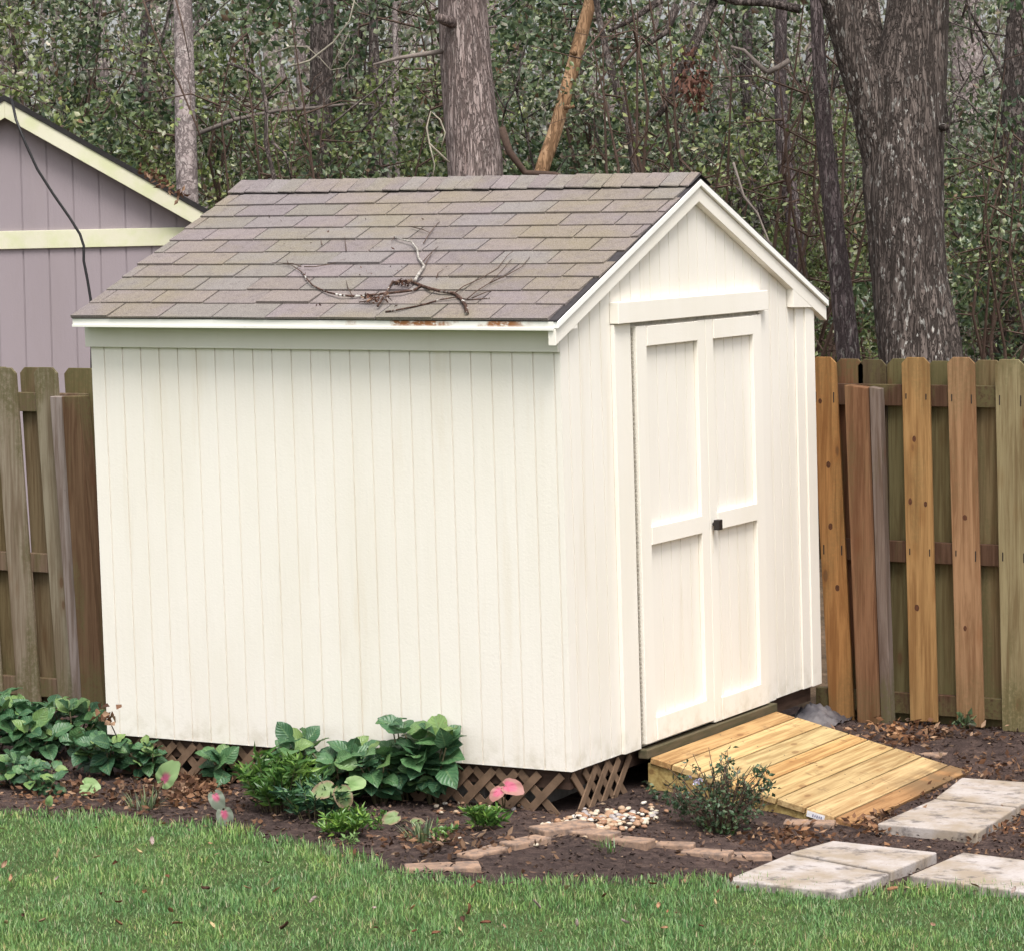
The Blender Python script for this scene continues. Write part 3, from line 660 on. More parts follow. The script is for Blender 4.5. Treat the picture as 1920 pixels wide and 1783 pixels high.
slab('paver', pv([(1705, 1640), (1925, 1672), (2010, 1622), (1805, 1597)], -.235), -.235, .05, PAVER, 'pale paver at the right edge beside the lawn', 'paver', GP)
def brick(u, v, yaw, ln, wd, label, h=.03, tilt=0, tone=None):
    p = at(u, v); m_ = MB(); c, s_ = math.cos(yaw), math.sin(yaw)
    m_.obb((p[0], p[1], p[2]+h*.55-.035+.012), (c, s_, tilt), (-s_, c, 0), (0, 0, 1), ln/2, wd/2*1.1, .035)
    tag(m_.obj('brick', BRICK, bevel=.006), label, 'brick', 'old edging bricks around the bed')
A0 = .4949
brick(830, 1634, A0+.1, .30, .11, 'brick at the grass edge, leftmost of the edging row')
brick(905, 1606, A0+.9, .22, .09, 'brick half sunk in soil between the leftmost brick and the bent corner')
brick(985, 1588, A0+.75, .21, .09, 'sloping brick just left of the corner of the edging row', .04)
brick(1055, 1563, A0+.55, .26, .12, 'broad tan brick at the corner below the lattice', .05)
brick(1115, 1573, A0-.55, .20, .10, 'tan brick lying against the white pebbles', .045)
brick(1178, 1586, A0-.5, .21, .09, 'grey edged brick right of the pebble corner', .04)
brick(1258, 1592, A0-.2, .20, .07, 'thin brick in front of the twiggy shrub')
brick(1325, 1608, A0-.35, .21, .09, 'pale rose brick right of the thin brick before the shrub', .035)
brick(1402, 1612, A0-.05, .20, .08, 'brick that ends the edging row at the front paver')
brick(1518, 1551, A0-.2, .22, .09, 'broken brick under the paper tag on the ramp')
brick(1768, 1418, A0+1.0, .34, .11, 'loose pinkish brick lying by the right fence', .045)

# pebbles: one by one
pm = []
for k in range(4):
    import bmesh
    bm = bmesh.new(); bmesh.ops.create_icosphere(bm, subdivisions=2, radius=1)
    for v_ in bm.verts: v_.co *= 1+.28*mnoise.noise(v_.co*1.1+Vector((k*9, 0, 0)))
    me = bpy.data.meshes.new('pebble'); bm.to_mesh(me); bm.free(); me.polygons.foreach_set('use_smooth', [True]*len(me.polygons)); me.materials.append(PEBBLE); pm.append(me)
def pebble(u, v, s_, big=False):
    p = at(u, v); o = link('pebble', random.choice(pm)); r = s_*random.uniform(.7, 1.3)
    o.scale = (r*random.uniform(.9, 1.5), r, r*random.uniform(.5, .8)); o.location = (p[0], p[1], p[2]+.016+r*.4); o.rotation_euler = (random.uniform(-.3, .3), random.uniform(-.3, .3), random.uniform(0, 6.3))
    o.color = (*random.choice([(.52, .46, .37), (.44, .33, .23), (.62, .58, .52), (.34, .19, .11), (.42, .30, .20), (.34, .31, .31), (.28, .15, .09), (.55, .48, .38), (.36, .22, .14)]), 1)
    tag(o, 'rounded white or tan pebble at the foot of the lattice corner', 'pebble', 'river pebbles below the shed corner')
for k in range(200):
    u = random.gauss(1112, 66); v = 1545 + random.gauss(0, 11) - max(0, (u-1130))*.10
    if 960 < u < 1245 and v > 1528-(u-1080)*.28+(8 if u < 1080 else 0): pebble(u, min(v, 1568), .0125)
for k in range(26): pebble(random.uniform(805, 1010), random.uniform(1512, 1532), .011)
for u, v in ((862, 1578), (1097, 1578), (1250, 1528), (855, 1597), (1005, 1592), (1190, 1592), (1372, 1540)): pebble(u, v, .011)

# mulch chips and dead leaves on the bed
def litter(name, n, fn, Ls, Ws, mat, label, flatn=.35):
    P = []
    while len(P) < n:
        q = fn()
        if q is not None: P.append(q)
    P = np.array(P); d = rng.normal(size=(n, 3)); d[:, 2] *= flatn
    V, F = leaf_geo(P, d, rng.uniform(.5, 1.3, n)*Ls, rng.uniform(.6, 1.2, n)*Ws, .1, rng.uniform(-.1, .25))
    return tag(mesh(name, V, F, mat), label, 'litter', kind='stuff')
CHIP = m_leaf('mulch chips', [(0, (.03, .02, .018)), (.45, (.07, .048, .042)), (.8, (.12, .075, .055)), (.95, (.22, .13, .08)), (1, (.36, .25, .17))], 0, .9, .1)
def bedpt():
    x = random.uniform(-4.2, 3.4); y = random.uniform(float(edge(x))-.05, 2.85)
    if -2.5 < x < -.01 and y > .02: return None
    return (x, y, float(gz(x, y))+.014+random.uniform(0, .014))
litter('mulch_chips', 15000, bedpt, .028, .012, CHIP, 'dark shredded mulch covering the planting bed')
def heap(cx, cy, sx, sy):
    def f():
        p = at(random.gauss(cx, sx), random.gauss(cy, sy)); x, y = p[0], p[1]
        if y < edge(x) or (-2.5 < x < 0 and y > .02): return None
        return (x, y, p[2]+.02+random.uniform(0, .03))
    return f
spots = [(heap(360, 1480, 30, 18), 300), (heap(300, 1500, 120, 16), 220), (heap(130, 1490, 90, 14), 110), (heap(1650, 1555, 30, 10), 110), (heap(1475, 1580, 40, 12), 70), (heap(1720, 1385, 60, 14), 160), (heap(1850, 1440, 50, 30), 110), (heap(1870, 1560, 40, 20), 50), (heap(840, 1590, 70, 14), 80), (bedpt, 350)]
allp = [(f, n) for f, n in spots]
def heapmix():
    f = random.choices([q for q, _ in allp], [n for _, n in allp])[0]; return f()
litter('dead_leaves', 2300, heapmix, .042, .022, DEADLEAF, 'brown dead leaves scattered over the mulch bed', .5)

# dry leaves lying on the lawn
lm = []
for k in range(4):
    q = np.linspace(0, 1, 6); V = []; F = []
    for t_ in q:
        wv = math.sin(math.pi*min(1, t_*.93+.05))**.8*.5*(1-.25*t_)
        for s_ in (-1, -.5, 0, .5, 1): V.append(((t_-.5), s_*wv*.55, .18*abs(s_)*(k+1)/3+.25*(t_-.5)**2*(k % 2*2-.6)+random.uniform(-.02, .02)))
    for i in range(5):
        for j in range(4): F.append((i*5+j, i*5+j+1, i*5+j+6, i*5+j+5))
    me = bpy.data.meshes.new('fallen_leaf'); me.from_pydata(V, [], F); me.polygons.foreach_set('use_smooth', [True]*len(F)); lm.append(me)
def m_objleaf():
    m = M('curled fallen leaf', .75, .15); n = m.noise(m.coord(), 6, 4); m.col(m.mix(m.val(n, .4, .7), m.objcol(), m.mix(1.0, m.objcol(), (.6, .55, .5), 'MULTIPLY'))); return m.m
OBJLEAF = m_objleaf()
for me in lm: me.materials.append(OBJLEAF)
for k in range(75):
    for _ in range(50):
        u, v = random.uniform(0, 1920), random.uniform(1560, 1780); p = at(u, v)
        if p[1] < edge(p[0])-.1: break
    s_ = random.uniform(.02, .046); o = link('fallen_leaf', random.choice(lm)); o.location = (p[0], p[1], p[2]+.055+random.uniform(0, .02)); o.scale = (s_, s_, s_)
    o.rotation_euler = (random.gauss(0, .5), random.gauss(0, .5), random.uniform(0, 6.3))
    o.color = (*random.choice([(.14, .06, .035), (.22, .12, .07), (.36, .22, .13), (.30, .19, .13), (.07, .035, .025), (.45, .36, .20), (.33, .26, .24), (.17, .08, .045), (.28, .15, .08)]), 1)
    tag(o, 'dry curled leaf lying in the lawn grass', 'leaf', 'dry leaves on the lawn')

# ------------------------------------------------------------------ garden plants
def big_leaf(base, d, up, Ln, Wd, droop, shape=1.0, cup=.12):
    """ovate leaf with midrib, 6 x 5 grid; returns V, F"""
    d = np.array(d, float); d /= np.linalg.norm(d); s = np.cross(d, up); s /= (np.linalg.norm(s)+1e-9); n = np.cross(s, d); V = []; F = []
    for i in range(7):
        t_ = i/6; wv = (math.sin(math.pi*t_**.8)**.75 if 0 < t_ < 1 else .02)*Wd/2*random.uniform(.9, 1.07)
        for a in (-1, -.55, 0, .55, 1):
            V.append(np.array(base)+d*Ln*t_*(1-.1*t_)-n*Ln*droop*t_*t_+s*wv*a+n*wv*abs(a)*cup*2+n*random.uniform(-.005, .005))
    for i in range(6):
        for j in range(4): F.append((i*5+j, (i+1)*5+j, (i+1)*5+j+1, i*5+j+1))
    return V, F
def hydrangea(u, v, ns, hgt, spr, Ln, label, mat=None):
    mat = mat or HYDVEIN; RB_ = []; Ln = Ln*.9; hgt = hgt*.95
    b0 = at(u, v); t_ = thing('hydrangea_plant', label, 'plant', b0, 'leafy hydrangeas along the shed'); st = MB(); lf = MB()
    for k in range(ns):
        a = 2*math.pi*k/ns+random.uniform(-.5, .5); r = spr*random.uniform(.25, 1); h = hgt*random.uniform(.55, 1)
        tip = b0+np.array([math.cos(a)*r, math.sin(a)*r*.8, h])
        if tip[1] > -.05 and -2.6 < tip[0] < .05: tip[1] = -.06-random.uniform(0, .08)
        mid = (b0+tip)/2+np.array([0, 0, .2*h])*.3; base = b0+np.array([math.cos(a), math.sin(a), 0])*.02
        st.tube([base, mid, tip], [.005, .004, .003], 5)
        ph = random.uniform(0, 3)
        for lev, (fr_, cnt, sz) in enumerate(((1.0, 4, 1.0), (.72, 3, 1.05), (.45, 2, .9))):
            pt = base+(tip-base)*fr_ if fr_ < 1 else tip
            for q in range(cnt):
                th = ph+lev*.8+q*2*math.pi/cnt+random.uniform(-.25, .25); el = random.uniform(.15, .95) if lev == 0 else random.uniform(-.35, .55)
                d = np.array([math.cos(th)*math.cos(el), math.sin(th)*math.cos(el), math.sin(el)])
                s_ = Ln*sz*random.uniform(.75, 1.15); V, F = big_leaf(pt+d*.012, d, (random.gauss(.2, .35), random.gauss(-.45, .35), .8), s_, s_*.72, random.uniform(.1, .35)); lf.add(V, F); RB_ += [(i/6, a) for i in range(7) for a in (-1, -.55, 0, .55, 1)]
    st.obj('stem', STEM, t_, smooth=True); RB_ = np.array(RB_); mesh('foliage', np.array(lf.v), lf.f, mat, t_, smooth=True, attr={'along': RB_[:, 0], 'across': RB_[:, 1]}); return t_
hydrangea(-15, 1420, 8, .36, .20, .12, 'tall leafy plant cut by the left edge below the grey fence')
hydrangea(60, 1432, 9, .27, .22, .12, 'wide dark leafy plant under the leftmost pickets')
hydrangea(140, 1420, 9, .25, .20, .12, 'dark leafy plant at the foot of the left fence post')
hydrangea(30, 1480, 6, .17, .15, .09, 'low leafy plant in front of the wide left one')
hydrangea(205, 1455, 7, .20, .17, .11, 'leafy plant at the left bottom corner of the shed')
hydrangea(85, 1492, 5, .12, .10, .07, 'small leafy plant near the lawn at far left')
hydrangea(285, 1462, 5, .20, .10, .085, 'thin leafy plant before the left end of the skirt')
hydrangea(432, 1472, 2, .20, .05, .11, 'two stemmed plant with a single leafy head before the dark skirt')
hydrangea(560, 1500, 7, .30, .13, .125, 'leafy plant behind the bright grassy clump')
hydrangea(640, 1505, 7, .25, .15, .11, 'leafy plant between the grassy clump and the tall pair')
hydrangea(712, 1512, 8, .27, .16, .125, 'dense leafy plant in the middle of the shed side')
hydrangea(760, 1505, 4, .40, .06, .085, 'tallest narrow leafy plant against the shed wall')
hydrangea(812, 1512, 8, .37, .15, .15, 'big glossy leafed plant rightmost against the shed wall')

def grassy(u, v, n, Ln, label, mat=LILY, wd=.009, spread=.06):
    b0 = at(u, v); V_, F_ = [], []; mb = MB()
    for k in range(n):
        a = random.uniform(0, 6.3); r = spread*math.sqrt(random.random()); b = b0+np.array([math.cos(a)*r, math.sin(a)*r, 0]); az = a+random.uniform(-.6, .6); tl = random.uniform(.05, .8); l_ = Ln*random.uniform(.5, 1.1)
        h = np.array([math.cos(az), math.sin(az), 0]); s_ = np.array([-math.sin(az), math.cos(az), 0]); P = []
        for i in range(5):
            q = i/4; c = b+h*l_*math.sin(tl)*q*(.6+.6*q)+np.array([0, 0, l_*(math.cos(tl)*q-.22*tl*q*q)]); ww = wd*(1-q**1.6)*.5+.0003
            P += [c-s_*ww, c+s_*ww]
        mb.add(P, [(2*i, 2*i+1, 2*i+3, 2*i+2) for i in range(4)])
    return tag(mb.obj('grassy_plant', mat), label, 'plant', 'narrow leaved clumps in the bed')
def bushy(u, v, n, hgt, spread, Ln, label, mat=LILY):
    b0 = at(u, v); t_ = thing('leafy_clump', label, 'plant', b0, 'narrow leaved clumps in the bed'); st = MB(); P_, D_ = [], []
    for k in range(n):
        a = random.uniform(0, 6.3); r = spread*math.sqrt(random.random()); h = hgt*random.uniform(.55, 1)*(1-.35*(r/spread)**2); p = b0+np.array([math.cos(a)*r*.5, math.sin(a)*r*.5, 0]); tp = b0+np.array([math.cos(a)*r*1.3, math.sin(a)*r*1.1, h]); st.tube([p, (p+tp)/2+np.array([0, 0, .02]), tp], [.0025, .002, .0012], 4)
        for q in range(26):
            f = random.uniform(.2, 1.02); th = q*2.4; el = random.uniform(.1, .9); P_.append(p+(tp-p)*f+np.array([0, 0, .04*math.sin(3.1*f)*.5])); D_.append((math.cos(th)*math.cos(el), math.sin(th)*math.cos(el), math.sin(el)))
    st.obj('stem', STEM, t_); N = len(P_); V, F = leaf_geo(np.array(P_), np.array(D_), Ln*rng.uniform(.6, 1.2, N), Ln*.24*rng.uniform(.8, 1.2, N), .3, .15); mesh('foliage', V, F, mat, t_)
bushy(525, 1525, 34, .30, .15, .07, 'bright green bushy clump of narrow leaves before the shed wall')
bushy(590, 1540, 22, .20, .13, .06, 'darker bushy clump of narrow leaves beside the bright one', HYDLEAF)
bushy(650, 1572, 16, .13, .10, .05, 'low spiky clump of narrow leaves at the lawn edge')
bushy(905, 1560, 8, .12, .07, .06, 'small spiky tuft right of the hydrangeas, near the pebbles')
grassy(800, 1575, 60, .10, 'low tuft in the dark soil below the glossy plant', EVERGREEN, .012, .09)
grassy(270, 1520, 60, .11, 'low tuft below the tall pink veined leaf', EVERGREEN, .008, .07)
grassy(1145, 1600, 26, .09, 'sparse grass sprig in the soil before the edging bricks', LILY, .005, .05)
grassy(1350, 1560, 40, .09, 'grass tuft under the twiggy shrub', LILY, .007, .07)

def m_calad(name, mid, rim, inner=.45):
    m = M(name, .5, .3); a = m.n('Attribute'); a.attribute_name = 'rim'; n = m.noise(m.coord(), 35, 4, .6)
    ad = m.n('Math', operation='ADD'); m.l(a.outputs['Fac'], ad.inputs[0]); m.l(m.mul(n, .35), ad.inputs[1])
    m.col(m.mix(m.val(ad.outputs[0], inner, inner+.35), mid, rim)); return m.m
CAL_A = m_calad('pink hearted green leaf', (.27, .06, .11), (.19, .28, .12), .36)
CAL_B = m_calad('pink hearted grey leaf', (.29, .05, .10), (.115, .135, .10), .40)
CAL_C = m_calad('rose pink leaf', (.40, .085, .14), (.30, .14, .12), .62)
CAL_D = m_calad('pale green leaf', (.15, .245, .085), (.20, .29, .12), .5)
CAL_E = m_calad('bronze green leaf', (.14, .20, .075), (.20, .14, .09), .8)
def heart(base, tipdir, nrm, Ln, mat, parent, name='leaf'):
    d = np.array(tipdir, float); d /= np.linalg.norm(d); n = np.array(nrm, float); n -= d*np.dot(n, d); n /= np.linalg.norm(n); s_ = np.cross(n, d); V = [np.array(base)]; R_ = [0]; F = []; K = 28
    for ring in (.35, .7, 1.0):
        for k in range(K):
            th = 2*math.pi*k/K-math.pi; r = random.uniform(.93, 1.05)*(.30+.70*((1+math.cos(th))/2)**1.1)*(1 if abs(abs(th)-math.pi) > .25 else .45); wx = r*math.cos(th)*ring*Ln*.85; wy = math.sin(th)*(.36+.16*math.cos(th))*ring*Ln*1.05
            V.append(np.array(base)+d*wx+s_*wy+n*(-.25*Ln*(wx/Ln)**2*np.sign(wx)+.25*abs(wy)+random.uniform(-.002, .002)-.05*Ln*ring*(k % 4 == 0)+.05*Ln*mnoise.noise(Vector((wx*30+base[0]*9, wy*30, ring))))); R_.append(ring)
    for k in range(K):
        F.append((0, 1+k, 1+(k+1) % K))
        for rg in range(2): F.append((1+rg*K+k, 1+(rg+1)*K+k, 1+(rg+1)*K+(k+1) % K, 1+rg*K+(k+1) % K))
    return mesh(name, V, F, mat, parent, smooth=True, attr={'rim': R_})
view = np.array([.474, -.876, .15])
def caladium(u, v, leaves, label, name='caladium_plant', stalkmat=STEM):
    b0 = at(u, v); t_ = thing(name, label, 'plant', b0)
    for (lu, lv, off, Ln, td, mat) in leaves:
        p = b0*0+dep(lu, lv, np.dot(b0-CL, np.array([-.4742, .8761, -.0874]))-off); m_ = MB(); m_.tube([b0, (b0+p)/2+np.array([0, 0, .02]), p], [.004, .003, .0025], 5)
        m_.obj('stalk', stalkmat, t_, smooth=True)
        rr, uu = np.array([.88, .475, 0]), np.array([0, 0, 1.0]); d = rr*td[0]+uu*td[1]-view*(-.35)
        heart(p, d, view+uu*.55, Ln, mat, t_)
    return t_
caladium(288, 1518, [(308, 1462, .05, .125, (.55, .8), CAL_A)], 'pale green caladium with a pink heart and upright leaf')
caladium(418, 1545, [(403, 1490, .02, .085, (.35, -.8), CAL_B), (420, 1522, .06, .09, (.2, -.9), CAL_B)], 'grey green caladium with two pink hearted leaves beside the lawn')
caladium(168, 1495, [(160, 1470, .03, .085, (.9, -.15), CAL_D), (172, 1478, .05, .07, (-.9, -.2), CAL_D)], 'pale lime leaves low on the mulch at left')
caladium(90, 1535, [(92, 1506, .02, .045, (.2, .8), CAL_D)], 'tiny pale leaf on a short stalk by the lawn')
caladium(945, 1525, [(950, 1473, .05, .095, (.9, -.25), CAL_C), (938, 1482, .06, .07, (-.7, -.55), CAL_C)], 'rose pink caladium leaf in front of the lattice')
caladium(640, 1535, [(618, 1478, .10, .10, (-.9, -.3), CAL_E), (640, 1482, .12, .10, (.3, -.85), CAL_E), (655, 1470, .10, .09, (.8, .1), CAL_D)], 'pale and bronze broad leaves hanging before the hydrangeas')
caladium(745, 1545, [(742, 1530, .05, .08, (-.7, -.3), CAL_E), (775, 1545, .05, .085, (.8, -.2), CAL_E)], 'low bronze green leaves on the soil below the hydrangeas')

def twiggy():
    b0 = at(1352, 1562); t_ = thing('twiggy_shrub', 'small half bare twiggy shrub in front of the ramp', 'shrub', b0); st = MB(); LP, LD = [], []
    for k in range(58):
        a = random.uniform(0, 6.3); r = .21*math.sqrt(random.random()); h = random.uniform(.17, .39)*(1-.4*(r/.21)**2); p = b0+np.array([math.cos(a)*.03, math.sin(a)*.03, 0])
        pts = [p]; tip = b0+np.array([math.cos(a)*r*1.35, math.sin(a)*r*1.1, h])
        for q in (.35, .7, 1): pts.append(p+(tip-p)*q+np.array([random.gauss(0, .012), random.gauss(0, .012), .03*math.sin(3*q)]))
        st.tube(pts, [.0035, .003, .0022, .0012], 5)
        for w_ in range(3):
            f = random.uniform(.4, .95); s0 = p+(tip-p)*f; e = s0+np.array([random.gauss(0, .03), random.gauss(0, .03), random.uniform(.02, .07)]); st.tube([s0, e], [.0018, .001], 4)
            if random.random() < .75:
                for _ in range(5): LP.append(s0+(e-s0)*random.random()); LD.append(rand_dirs(1, .3)[0])
        for _ in range(12):
            f = random.random()**1.6*.75; LP.append(p+(tip-p)*f+rng.normal(size=3)*.02); LD.append(rand_dirs(1, .2)[0])
    for du_, hh in ((.18, .24), (.19, .2), (-.19, .13), (-.14, .12), (.02, .30)):
        c = b0+np.array([.88*du_, .475*du_, hh])
        for _ in range(30): LP.append(c+rng.normal(size=3)*.02); LD.append(rand_dirs(1, .2)[0])
        st.tube([b0, (b0+c)/2+np.array([0, 0, .03]), c], [.003, .0025, .0015], 4)
    st.obj('stem', TWIG, t_); LP = np.array(LP); n = len(LP); V, F = leaf_geo(LP, np.array(LD), rng.uniform(.016, .032, n), rng.uniform(.010, .018, n)); mesh('foliage', V, F, TWIGLEAF, t_)
    fp = b0+np.array([-.10, -.02, .22]); V, F = leaf_geo(fp+rng.normal(size=(14, 3))*.012, rand_dirs(14, .5), .016, .013); mesh('blossom', V, F, flat('pale lilac petals', (.62, .56, .74), .6, bump=0), t_)
twiggy()
def weed(u, v, n, h, L_, label, mat=TWIGLEAF):
    b0 = at(u, v); t_ = thing('weed', label, 'weed', b0); st = MB(); LP, LD = [], []
    for k in range(n):
        a = random.uniform(0, 6.3); tip = b0+np.array([math.cos(a)*h*.6, math.sin(a)*h*.6, h*random.uniform(.5, 1)]); st.tube([b0, tip], [.002, .001], 4)
        for _ in range(7): LP.append(b0+(tip-b0)*random.uniform(.3, 1)); LD.append(rand_dirs(1, .4)[0])
    st.obj('stem', STEM, t_); LP = np.array(LP); V, F = leaf_geo(LP, np.array(LD), L_, L_*.55); mesh('foliage', V, F, mat, t_)
weed(1240, 1508, 5, .12, .03, 'small green weed at the near corner of the ramp')
weed(1805, 1372, 5, .09, .05, 'small dark green weed at the foot of the right fence', EVERGREEN)
weed(700, 1560, 7, .10, .028, 'pale leafy weed under the hydrangeas near the lawn', LILY)
weed(660, 1585, 4, .05, .03, 'tiny pale weed beside the low spiky clump', CAL_D)
weed(835, 1580, 6, .08, .03, 'small bushy weed in the dark soil', LILY)
# dry sprig at the shed's left corner
b0 = at(232, 1408); t_ = thing('dry_sprig', 'dry orange brown sprig leaning on the shed corner by the left post', 'plant', b0); m_ = MB()
tp = dep(200, 1340, 13.72); m_.tube([b0, (b0+tp)/2, tp], [.004, .003, .002], 5); m_.obj('stem', TWIG, t_); V, F = leaf_geo(tp+rng.normal(size=(16, 3))*.022, rand_dirs(16), .045, .03); mesh('foliage', V, F, DEADLEAF, t_)

# crumpled sheet beside the ramp
def sheet():
    c = atz(1525, 1348, -.17); n = 22; V = []; F = []
    for i in range(n):
        for j in range(n):
            a, b_ = i/(n-1)-.5, j/(n-1)-.5; x, y = c[0]+a*.30, c[1]+.02+b_*.34
            h = .085*math.exp(-(a*a+b_*b_)*7)+.05*abs(mnoise.noise(Vector((a*9, b_*7, 1))))+.02*mnoise.noise(Vector((a*25, b_*25, 2)))
            V.append((x, y, float(gz(x, y))+.008+h*(1-1.6*max(abs(a), abs(b_))**2)))
    for i in range(n-1):
        for j in range(n-1): F.append((i*n+j, (i+1)*n+j, (i+1)*n+j+1, i*n+j+1))
    m = M('grey plastic film', .35, .5); m.col(m.mix(m.val(m.noise(m.coord(), 9, 4), .4, .65), (.06, .056, .064), (.14, .13, .135)))
    tag(mesh('plastic_sheet', V, F, m.m, smooth=True), 'crumpled grey plastic sheet tucked between the ramp and the shed', 'plastic sheet')
sheet()

# ------------------------------------------------------------------ fallen branch on the roof
def roofpt(u, v, h=.016):
    u, v = 480+u/3.3103, 380+v/3.3103; r = ray(u, v)        # meet the left slope
    n = np.array([0, -SLL, 1.0]); p0 = lean([[0, EY0, EZ]])[0]; return CL+r*np.dot(n, p0+np.array([0, 0, h])-CL)/np.dot(n, r)
BR = m_bark('lichen covered branch', (.085, .05, .038), (.16, .10, .08), .95, .8, 30, (.62, .60, .56), .002)
br = thing('fallen_branch', 'dead forked branch with pale lichen lying on the shed roof', 'branch', roofpt(800, 560))
def limb(name, pts, r0, r1, h=.02, mat=BR, n=7):
    m_ = MB(); k = len(pts); m_.tube([roofpt(u, v, h+.006*math.sin(i*1.7)) for i, (u, v) in enumerate(pts)], list(np.linspace(r0, r1, k)), n); return m_.obj(name, mat, br, smooth=True)
limb('main_limb', [(1310, 690), (1300, 640), (1270, 595), (1230, 565), (1140, 550), (1080, 535), (1030, 518), (980, 545), (900, 556), (800, 566), (700, 577), (600, 583), (520, 576), (450, 560), (400, 540), (350, 515), (320, 480), (280, 430)], .0085, .003, .018)
limb('side_limb', [(985, 490), (1000, 460), (1045, 395), (1008, 345), (1000, 290), (965, 245), (880, 225), (862, 210)], .0075, .0025, .024, m_bark('pale lichen twig', (.42, .38, .34), (.62, .60, .56), .5, .8, 30, (.7, .68, .64), .002))
limb('side_limb', [(755, 645), (790, 590), (815, 550), (850, 490)], .005, .005, .024)
limb('side_limb', [(845, 500), (890, 490), (960, 490), (1030, 518)], .006, .0065, .018)
limb('side_limb', [(805, 680), (880, 668), (960, 652), (1050, 632), (1140, 605), (1230, 590), (1330, 605), (1450, 595)], .0045, .002, .012)
tw = [[(1030, 375), (1080, 320), (1130, 275)], [(1040, 255), (1070, 205), (1110, 150), (1140, 120)], [(1310, 600), (1370, 550), (1450, 500), (1520, 430), (1590, 350)], [(1450, 500), (1560, 450), (1650, 400), (1700, 340)],
      [(280, 430), (230, 395), (170, 380)], [(300, 400), (360, 400), (460, 385), (560, 350)], [(280, 400), (230, 380), (100, 375)], [(410, 265), (400, 225)], [(560, 300), (550, 215)], [(860, 215), (840, 240)], [(600, 583), (570, 530), (560, 490)], [(1340, 595), (1420, 560), (1480, 545)], [(1120, 470), (1130, 440), (1165, 415)],
      [(720, 600), (760, 560)], [(1230, 565), (1290, 520), (1400, 470), (1500, 410), (1560, 330), (1600, 300)], [(1045, 395), (1100, 300)], [(200, 380), (190, 355)], [(640, 620), (780, 600)], [(960, 150), (1040, 170), (1080, 190)]]
for q in tw: limb('twig', q, .0028, .0012, .016, TWIG, 5)
P = np.array([roofpt(random.gauss(720, 45), random.gauss(595, 9), .02+random.random()*.02) for _ in range(60)]+[roofpt(random.gauss(900, 35), random.gauss(495, 10), .02+random.random()*.025) for _ in range(45)]+[roofpt(random.uniform(80, 1300), random.uniform(90, 640), .012) for _ in range(30)])
V, F = leaf_geo(P, rand_dirs(len(P)), rng.uniform(.012, .03, len(P)), rng.uniform(.006, .012, len(P))); mesh('dead_foliage', V, F, m_leaf('dark dead bits', [(0, (.04, .02, .016)), (.6, (.11, .05, .035)), (1, (.25, .17, .12))], 0, .8, .1), br)

# ------------------------------------------------------------------ woods behind
def trunk_mesh(pts, rad, n=28, sub=8, rough=.05, seed=0):
    """round trunk through pts, with a lumpy surface"""
    P = []; R = []; pts = [np.array(p, float) for p in pts]
    for i in range(len(pts)-1):
        for k in range(sub): f = k/sub; P.append(pts[i]*(1-f)+pts[i+1]*f); R.append(rad[i]*(1-f)+rad[i+1]*f)
    P.append(pts[-1]); R.append(rad[-1]); P = np.array(P)
    for _ in range(3): P[1:-1] = (P[:-2]+2*P[1:-1]+P[2:])/4
    mb = MB(); mb.tube(P, R, n); V = np.array(mb.v)
    for i, p in enumerate(V):
        c = P[min(i//n, len(P)-1)]; k = mnoise.noise(Vector((p[0]*4+seed, p[1]*4, p[2]*1.1)))*rough+mnoise.noise(Vector((p[0]*16+seed, p[1]*16, p[2]*2.5)))*rough*.45
        V[i] = c+(p-c)*(1+k*2)
    return V, mb.f
def crown(parent, c, R, n, mat, Lf=.16):
    cs = c+rng.normal(size=(n//40, 3))*np.array(R)*.5; V, F = clumps(cs, 40, .38, Lf, Lf*.55); return mesh('crown', V, F, mat, parent)
def tree(name, label, px, d, bark, radii=None, rpx=None, top=11., crown_mat=EVERGREEN, ncr=1600, R=(2, 2, 1.6), group=None, grd=True, rough=.05, n=28, cat='tree'):
    """px: points seen along the trunk, from low to high; grows on to 'top' and down to the ground"""
    P = [dep(u, v, d) for u, v in px]; rr = [q*d/CF/2 for q in rpx]
    low = P[0]+(P[0]-P[1])/np.linalg.norm(P[0]-P[1])*0
    if grd:
        g_ = P[0].copy(); dn = (P[0]-P[1]); dn /= abs(dn[2]); g_ = P[0]+dn*(P[0][2]+.25)*.6; g_[2] = -.25; P = [g_]+P; rr = [rr[0]*1.1]+rr
    dirn = P[-1]-P[-2]; dirn /= np.linalg.norm(dirn); hi = P[-1].copy(); P = P+[hi+dirn*(top-hi[2])*.5, hi+dirn*(top-hi[2])+np.array([.2, .1, 0])]; rr = rr+[rr[-1]*.8, rr[-1]*.45]
    t_ = thing(name, label, cat, (P[0][0], P[0][1], -.2), group); V, F = trunk_mesh(P, rr, n, 8, rough, len(COL.objects)); tr = mesh('trunk', V, F, bark, t_, smooth=True)
    if ncr: crown(t_, P[-1], R, ncr, crown_mat)
    return t_, tr, P
pine, ptr, PP = tree('pine_tree', 'tall pine with furrowed brown trunk rising behind the middle of the roof ridge', [(893, 340), (885, 240), (874, 130), (866, 0)], 24, PINEBARK, rpx=[104, 101, 96, 92], rough=.03, n=40, ncr=1500)
def stub(parent, pts, d, r, mat, name='branch_stub'):
    m_ = MB(); m_.tube([dep(u, v, q) for (u, v), q in zip(pts, d)], list(r), 9); return m_.obj(name, mat, parent, smooth=True)
stub(pine, [(850, 44), (832, 38), (822, 33)], (23.85, 23.7, 23.62), (.045, .04, .03), PINEBARK)
stub(pine, [(828, 97), (790, 103), (745, 110), (700, 122)], (23.9, 23.7, 23.6, 23.5), (.02, .018, .014, .008), GREYTWIG, 'dead_branch')
